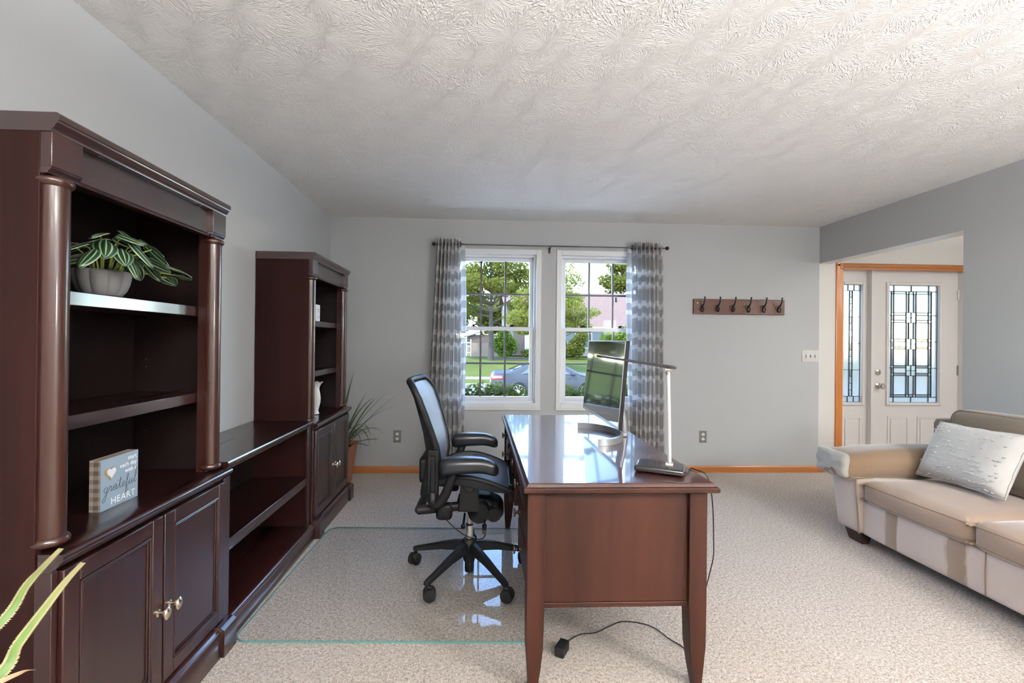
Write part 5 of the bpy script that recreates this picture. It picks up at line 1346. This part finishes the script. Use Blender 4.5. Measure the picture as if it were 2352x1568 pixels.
def tree(x, y, z0, h, tr, clumps, n, size, leaf, label, seed, group='trees across the street'):
    rr = random.Random(seed); root = empty('tree', (x, y, z0), label, 'tree', group)
    m = MB(); top = max(c_[2] for c_ in clumps); pts = [Vector((0,0,-.2)), Vector((0,0,h*.3)), Vector((rr.uniform(-.2,.2), 0, h*.65)), Vector((rr.uniform(-.3,.3), 0, top*.8))]
    P = catmull(pts, 5); m.tube(P, [tr*(1-.75*i/(len(P)-1)) for i in range(len(P))], 10)
    trunk = m.build('trunk', M['bark'], root, smooth=60)
    for (cx, cy, cz, rx, rz) in clumps:
        st = P[min(len(P)-2, int(len(P)*min(.85, max(.3, (cz-rz*.6)/max(.1, top)))))]; e = Vector((cx, cy, cz)); md = st.lerp(e, .5) + Vector((0,0,-.1*h*.2))
        m = MB(); q = catmull([st, md, e], 5); m.tube(q, [tr*.34*(1-.8*i/(len(q)-1)) for i in range(len(q))], 6); m.build('branch', M['bark'], trunk, smooth=60)
    foliage(rr, clumps, n, size).build('crown', leaf, root, smooth=0, kind='stuff')
    return root
LG = leafmat('spring leaf', dk(.25,.27,.035), dk(.42,.43,.09), .5, .8); LM = leafmat('mid green leaf', dk(.18,.205,.03), dk(.31,.32,.06), .5, .8); LD = leafmat('dark leaf', dk(.06,.10,.03), dk(.12,.17,.05), .4, .8)
LY = leafmat('lime shrub leaf', dk(.16,.26,.03), dk(.30,.42,.06), .45, 1.5)
rr = random.Random(2)
def ring(n, R_, z, r, rz, j=.3, seed=1):
    q = random.Random(seed); return [(R_*math.cos(2*PI*k/n+q.uniform(-j,j)), R_*math.sin(2*PI*k/n+q.uniform(-j,j)), z+q.uniform(-.5,.5), r*q.uniform(.8,1.2), rz*q.uniform(.8,1.2)) for k in range(n)]
tree(1.05, 40, -.45, 7.5, .30, ring(6, 2.7, 6.3, 1.25, .8, seed=4) + ring(5, 2.0, 8.0, 1.2, .9, seed=5) + [(0,0,9.4,1.6,1.0), (-3.6,.2,7.2,1.5,1.1), (3.4,.3,7.4,1.4,1.0), (-4.6,.4,6.2,1.2,.8), (-2.9,-.5,4.4,1.2,.8), (-3.4,.3,5.2,1.1,.8), (2.3,.6,4.9,.9,.6)], 15000, .17, LM, 'large spreading tree with a grey trunk above the wooden fence', 11)
tree(4.55, 30, -.75, 5.0, .12, ring(7, 1.9, 3.8, 1.05, .7, seed=8) + ring(6, 1.5, 5.2, 1.0, .7, seed=9) + [(0,0,6.3,1.0,.7), (.5,-.3,3.0,1.5,.6), (-1.4,-.2,2.9,1.0,.5), (2.3,0,3.0,.9,.45), (2.9,.1,4.0,.8,.4)], 15000, .12, LG, 'light green young maple in front of the brick-red roof', 12)
tree(20.5, 64, .2, 11, .35, ring(6, 1.8, 9.8, 1.5, 1.3, seed=14) + ring(4, 1.0, 12.0, 1.3, 1.3, seed=15), 4200, .30, LM, 'green tree rising behind the house roof', 13)
tree(13.6, 70, .3, 11, .25, ring(6, 2.0, 10.5, 1.5, 1.1, seed=16) + [(0,0,13,1.4,1.4)], 1500, .24, LG, 'sparse tree rising behind the house roof ridge', 14)
tree(-5.5, 62, .1, 9, .35, ring(7, 3.5, 6.0, 2.6, 2.2, seed=17) + [(0,0,9.5,3,2)], 3400, .5, LM, 'bushy green tree far behind the white railing', 15)
tree(-16, 72, .2, 10, .35, ring(7, 4, 6.5, 3, 2.6, seed=18) + [(0,0,10,3,2.2)], 3000, .6, LD, 'dark broad tree in the distance past the fence', 16)
tree(3.8, 75, .3, 9, .35, ring(7, 3.6, 6.2, 3, 2.6, seed=19) + [(0,0,10.5,3.2,2.4)], 3000, .6, LM, 'distant leafy tree behind the shed', 17)
for k_, (tx, ty) in enumerate(((-26, 98), (-10, 98), (6, 98), (22, 98))):
    tree(tx, ty, .9, 8, .3, ring(6, 4.2, 4.4, 3.2, 3.0, seed=50+k_) + [(0,0,7.2,3.6,2.6)], 2200, .75, (LM, LD)[k_ % 2], ('distant round tree well past the end of the white railing', 'distant round tree between the white railing and the shed', 'distant round tree behind the two-storey part of the house', 'distant round tree behind the low wing of the house')[k_], 60+k_, 'distant tree line')
def shrub(x, y, z0, clumps, n, size, leaf, label, seed, name='shrub', group=None):
    q = random.Random(seed); root = empty(name, (x, y, z0), label, 'shrub', group)
    m = MB()
    for c_ in clumps: m.tube(catmull([(c_[0]*.2, c_[1]*.2, -.05), (c_[0]*.6, c_[1]*.6, c_[2]*.5), (c_[0], c_[1], c_[2])], 3), [.02]*7, 5)
    m.build('stems', M['bark'], root, smooth=0, kind='stuff')
    foliage(q, clumps, n, size).build('leaves', leaf, root, smooth=0, kind='stuff'); return root
shrub(2.35, 42, -.30, [(0,0,1.5,.95,1.1), (-.6,0,1.2,.6,.8), (.7,.1,1.1,.7,.8), (0,0,2.5,.55,.55), (.1,0,.5,.75,.45)], 2600, .16, LY, 'bright lime green shrub in front of the wooden fence', 21)
shrub(5.4, 41.5, -.30, [(-.6,0,.5,.9,.45), (.6,0,.6,.9,.5), (1.7,0,.5,.8,.45)], 1500, .15, LM, 'low spreading shrub beside the lime shrub', 22)
shrub(9.2, 42, -.28, [(0,0,1.0,.9,1.0), (.5,0,1.9,.7,.7), (-.5,0,.7,.7,.6)], 1800, .16, LM, 'rounded dark shrub against the house wall', 23)
shrub(12.6, 40, -.30, [(0,0,1.4,1.3,1.2), (.9,0,2.2,1.0,.9), (-.9,0,1.9,.8,.7), (2.0,0,1.8,1.0,.9)], 2800, .18, LY, 'bright green shrub under the house eave', 24)
shrub(6.9, 43.5, -.25, [(0,0,1.1,.8,.9), (1.1,0,1.0,.7,.8), (-.9,0,1.0,.7,.8)], 1500, .15, LD, 'clipped dark shrub below the house window', 25)
def hedge(x0, x1, label, seed):
    q = random.Random(seed); n = int((x1-x0)/.13); root = empty('hedge', ((x0+x1)/2, 5.45, -.45), label, 'hedge', 'hedges under the windows')
    cl = []
    for i in range(n):
        x = -(x1-x0)/2 + (x1-x0)*(i+.5)/n
        for z in (.25, .60, .90): cl.append((x+q.uniform(-.04,.04), q.uniform(-.12,.12), z, .19, .20))
        cl.append((x, q.uniform(-.1,.1), 1.08+q.uniform(-.03,.05), .14, .13))
    m = MB()
    for i in range(n):
        x = -(x1-x0)/2 + (x1-x0)*(i+.5)/n; m.tube([(x, 0, -.05), (x+q.uniform(-.05,.05), q.uniform(-.1,.1), .9)], .008, 5)
    m.build('stems', M['bark'], root, smooth=0, kind='stuff')
    foliage(q, cl, 16000, .030, 2.0).build('leaves', LH, root, smooth=0, kind='stuff')
LH = leafmat('hedge leaf', dk(.13,.16,.025), dk(.28,.30,.07), .45, 14)
hedge(-.95, .55, 'clipped green hedge under the window by the curtain and chair', 31)
hedge(.92, 2.4, 'clipped green hedge under the window behind the monitor', 32)

M['outwhite'] = mat('outdoor white vinyl', (.42,.42,.42), .5)
def fence():
    root = empty('wooden_fence', (.5, 45, -.30), 'pale wooden plank fence across the street', 'fence')
    pm = wood('weathered plank', dk(.36,.25,.18), dk(.46,.33,.25), .8, 'z', 0)
    for k in range(20):
        x = -1.32 + k*.145
        m = MB(); m.box(x+.004, x+.141, -.01, .01, 0, 1.38 + .01*math.sin(k*2.1)); m.build('plank', pm, root, smooth=0)
    for z in (.3, 1.1):
        m = MB(); m.box(-1.32, 1.58, .01, .05, z, z+.09); m.build('rail', pm, root, smooth=0)
fence()
def railing():
    root = empty('white_railing', (-2.2, 45.5, -.32), 'white vinyl railing beside the wooden fence', 'railing')
    for x in (-1.6, -.35, .9, 1.35):
        m = MB(); m.box(x-.05, x+.05, -.05, .05, 0, 1.75); m.build('post', M['outwhite'], root, smooth=0)
    for z in (.35, 1.0, 1.35):
        m = MB(); m.box(-2.2, 1.35, -.03, .03, z, z+.09); m.build('rail', M['outwhite'], root, smooth=0)
    for k in range(22):
        x = -2.1 + k*.155; m = MB(); m.box(x-.02, x+.02, -.02, .02, .1, 1.0); m.build('baluster', M['outwhite'], root, smooth=0)
railing()
def shed():
    root = empty('garden_shed', (.2, 52, -.1), 'low shed with a grey sloping roof behind the fence', 'shed')
    m = MB(); m.box(-1.6, 1.6, -1.2, 1.2, 0, 2.1); m.build('walls', mat('brown siding', dk(.18,.12,.09), .8), root, smooth=0)
    m = MB(); m.extrude([(-1.9,1.75), (1.9,2.95), (1.9,3.1), (-1.9,1.9)], 'y', -1.5, 1.5); m.build('roof', mat('grey shingles', (.12,.12,.12), .9), root, smooth=0)
shed()
def mulch():
    m = MB(); n = 28; vs = [(0,0,.12)]
    for k in range(n): a = 2*PI*k/n; vs.append((3.4*math.cos(a), 1.6*math.sin(a), -.04))
    fs = [(0, 1+k, 1+(k+1) % n) for k in range(n)]; m.add(vs, fs); o = m.build('mulch_bed', M['mulch'], smooth=0); o.location = (3.6, 41.6, -.40); tag(o, 'red brown mulch bed around the shrubs', 'mulch', None, 'structure')
mulch()

def house():
    root = empty('house', (12, 50, -.2), 'two-storey house with pale siding and a red brown shingle roof', 'house')
    B = lambda mb, n, mt, p=root, **k: mb.build(n, mt, p, **k)
    sid = mat('pale siding', dk(.33,.315,.30), .7); v = coords(sid); wv = N(sid, 'TexWave'); wv.bands_direction = 'Z'; wv.wave_profile = 'SAW'; wv.inputs['Scale'].default_value = 2.2; L(sid, v, wv.inputs['Vector']); bump(sid, wv.outputs['Fac'], .6, .02)
    rf = mat('red brown shingles', (.20,.115,.09), .9); v = coords(rf); br = N(rf, 'TexBrick'); br.inputs['Scale'].default_value = 3; L(rf, coords(rf, (1,1,1.3)), br.inputs['Vector'])
    L(rf, ramp(rf, noise(rf, coords(rf, (2.5,2.5,14)), 1.3, 4), [(.3, dk(.23,.125,.088)), (.7, dk(.33,.195,.145))]), BS(rf).inputs['Base Color'])
    # low wing with the long front roof
    m = MB(); m.box(-3.4, 9.5, -5, 5, 0, 3.1); B(m, 'wing_wall', sid, smooth=0)
    m = MB(); m.extrude([(-5.6,3.0), (0,7.0), (5.6,3.0), (5.6,2.85), (0,6.85), (-5.6,2.85)], 'x', -3.8, 9.9); B(m, 'wing_roof', rf, smooth=0)
    m = MB(); m.box(-3.8, 9.9, -5.72, -5.6, 2.78, 3.0); B(m, 'gutter', M['outwhite'], smooth=0)
    # taller part
    m = MB(); m.box(-9.2, -3.4, -4, 6, 0, 5.7); B(m, 'tall_wall', sid, smooth=0)
    m = MB(); m.extrude([(-4.6,5.5), (1,7.3), (6.6,5.5), (6.6,5.35), (1,7.15), (-4.6,5.35)], 'x', -9.6, -3.0); B(m, 'tall_roof', rf, smooth=0)
    br_ = mat('tan brick', dk(.30,.19,.14), .9)
    m = MB(); m.box(-8.4, -5.6, -4.12, -4.0, 0, 3.0); B(m, 'brick_face', br_, smooth=0)
    gl = mat('dark house glass', (.05,.06,.07), .1)
    def win(x0, x1, z0, z1, y):
        m = MB(); m.box(x0-.08, x1+.08, y-.06, y, z0-.08, z1+.08); w_ = B(m, 'window', M['outwhite'], smooth=0)
        m = MB(); m.box(x0, (x0+x1)/2-.03, y-.07, y-.055, z0, z1); B(m, 'pane', gl, w_, smooth=0)
        m = MB(); m.box((x0+x1)/2+.03, x1, y-.07, y-.055, z0, z1); B(m, 'pane', gl, w_, smooth=0)
    win(-8.2, -6.9, 3.6, 4.9, -4.0); win(-5.6, -4.3, 3.6, 4.9, -4.0); win(-5.2, -4.2, .9, 2.4, -4.0); win(-2.2, -.6, .9, 2.3, -5.0); win(1.6, 3.2, .9, 2.3, -5.0); win(5.4, 7.0, .9, 2.3, -5.0)
    m = MB(); m.box(-7.3, -6.3, -4.2, -4.12, 0, 2.2); B(m, 'front_door', M['outwhite'], smooth=0)
    m = MB(); m.cyl((3.0, -1.5, 5.8), (3.0, -1.5, 6.4), .1, n=10); B(m, 'vent_pipe', M['black'])
house()

def car():
    root = empty('car', (.50, 18.9, -1.065), 'grey sedan parked on the street beyond the hedge', 'car')
    B = lambda mb, n, mt, p=root, **k: mb.build(n, mt, p, **k)
    pt = mat('grey metallic paint', (.022,.022,.025), .45, .1, coat=.03, spec=.3); gl = mat('tinted car glass', (.03,.035,.04), .05, coat=.5)
    def interp(t, T):
        for (a, b), (c_, d) in zip(T, T[1:]):
            if t <= c_: return b + (d-b)*(t-a)/(c_-a)
        return T[-1][1]
    roofT = [(0,.80), (.06,.98), (.14,1.06), (.62,1.095), (.75,1.10), (1.05,1.22), (1.40,1.37), (1.75,1.455), (2.2,1.485), (2.7,1.46), (3.1,1.34), (3.65,1.06), (3.8,1.01), (4.5,.88), (4.78,.74), (4.85,.60)]
    beltT = [(0,.78), (.1,.92), (.7,.98), (2,.97), (3.6,.96), (4.5,.84), (4.85,.58)]
    wT = [(0,.70), (.12,.82), (.5,.89), (1.5,.915), (3.4,.91), (4.4,.87), (4.7,.76), (4.85,.55)]
    xs = sorted(set([0, .03, .06, .14, .3, .45, .62, .75, .9, 1.05, 1.2, 1.4, 1.6, 1.75, 2, 2.2, 2.45, 2.7, 2.9, 3.1, 3.4, 3.65, 3.8, 4.1, 4.3, 4.5, 4.65, 4.78, 4.85]))
    def sec(x):
        w_, b, r_ = interp(x, wT), interp(x, beltT), interp(x, roofT); cab = max(0, r_-b-.06)/.45; wr = w_*(1-.24*min(1, cab))
        zb = .20 if .1 < x < 4.7 else .30
        return [(w_*.86,zb), (w_*.985,.32), (w_,.52), (w_*.995,.70), (w_*.965,b), (wr+.0,max(b+.012, r_-.075)), (wr*.84,r_-.012), (wr*.45,r_+.012), (0,r_+.018)]
    m = MB(); vs = []; nx = len(xs)
    for x in xs:
        q = sec(x); full = [(-y, z) for y, z in q] + [(y, z) for y, z in q[-2::-1]]
        vs += [(x, y, z) for y, z in full]
    k = 17; fs = [(i*k+j, i*k+j+1, (i+1)*k+j+1, (i+1)*k+j) for i in range(nx-1) for j in range(k-1)] + [tuple(range(k)), tuple(range((nx-1)*k+k-1, (nx-1)*k-1, -1))]
    m.add(vs, fs); B(m, 'body', pt, smooth=40)
    def side(x0, x1, a0, a1, nm, sg, mt=gl, slant0=0, slant1=0):
        m = MB()
        def F(u, v):
            lo = x0 + (x1-x0)*u; hi = x0+slant0 + (x1-slant1-x0-slant0)*u; x = lo + (hi-lo)*v
            q = sec(x); (ya, za), (yb_, zb_) = q[4], q[5]; t = a0 + (a1-a0)*v
            return (x, sg*(ya + (yb_-ya)*t + .008), za + (zb_-za)*t)
        m.grid(F, 8, 4); return B(m, nm, mt, smooth=60, solid=.004)
    for sg in (-1, 1):
        side(1.18, 2.10, .10, .92, 'rear_side_window', sg, slant0=.42, slant1=-.0); side(2.17, 3.38, .10, .92, 'front_side_window', sg, slant0=0, slant1=.55)
        for xw in (1.12, 3.88):
            m = MB(); y0 = sg*.93; pr = [(.001, y0-sg*.2), (.315, y0-sg*.2), (.325, y0-sg*.17), (.325, y0-sg*.02), (.30, y0), (.245, y0+sg*.004)]
            m.lathe(pr if sg > 0 else pr[::-1], (xw, 0, .325), 'y', 28); wh = B(m, 'wheel', M['rubber'])
            m = MB(); pr = [(.242, y0+sg*.006), (.225, y0+sg*.002), (.205, y0-sg*.03)]; m.lathe(pr if sg > 0 else pr[::-1], (xw, 0, .325), 'y', 28, caps=False)
            for q in range(9):
                a = 2*PI*q/9; m.tube([(xw+.03*math.cos(a), y0+sg*.004, .325+.03*math.sin(a)), (xw+.23*math.cos(a), y0-sg*.0, .325+.23*math.sin(a))], [.022,.017], 6)
            m.sphere((xw, y0+sg*.004, .325), .05, 10, (1,.3,1)); B(m, 'alloy_rim', mat('alloy', (.75,.75,.76), .25, .7), wh)
            m = MB(); q_ = [(xw+.375*math.cos(R(a)), sg*.905, .315+.375*math.sin(R(a))) for a in range(-12, 193, 12)]; m.tube(q_, .030, 8); B(m, 'wheel_arch', pt)
            m = MB(); m.lathe([(.36, sg*.895), (.001, sg*.897)] if sg > 0 else [(.001, sg*.897), (.36, sg*.895)], (xw, 0, .325), 'y', 28, caps=False); B(m, 'arch_shade_disc', M['black'])  # black disc painted in for the shade of the wheel well
        red = mat('tail lamp', (.45,.02,.015), .15, coat=.8)
        m = MB(); m.grid(lambda u, v: (lambda x: (x, sg*(interp(x, wT)*1.0+.010 - .03*(v)), (.76+.18*v)*(1-.0*u) + (.06*u if v < .5 else 0)))(.015 + .46*u), 8, 3); B(m, 'tail_lamp', red, smooth=60, solid=.006)
        for x in (2.12, 3.30):
            m = MB(); m.box(x-.20, x-.04, sg*.925-.012, sg*.925+.012, .845, .868); B(m, 'door_handle', pt, bevel=.004)
        m = MB(); m.softbox(3.25, 3.42, sg*.98-.09, sg*.98+.09, .98, 1.10, .03, 6); B(m, 'side_mirror', pt, smooth=60)
    m = MB()
    def RW(u, v):
        x = .80 + .86*v; q = sec(x); yy = (2*u-1)*q[6][0]*.95; t = abs(2*u-1); return (x-.006, yy, interp(x, roofT) + .026 - .022*t*t)
    m.grid(RW, 8, 6); B(m, 'rear_window', gl, smooth=60)
    m = MB()
    def FW(u, v):
        x = 2.78 + .85*v; q = sec(x); yy = (2*u-1)*q[6][0]*.95; t = abs(2*u-1); return (x+.006, yy, interp(x, roofT) + .026 - .022*t*t)
    m.grid(FW, 8, 6); B(m, 'windscreen', gl, smooth=60)
    m = MB(); m.box(-.012, .0, -.26, .26, .60, .73); B(m, 'number_plate', M['outwhite'])
car()
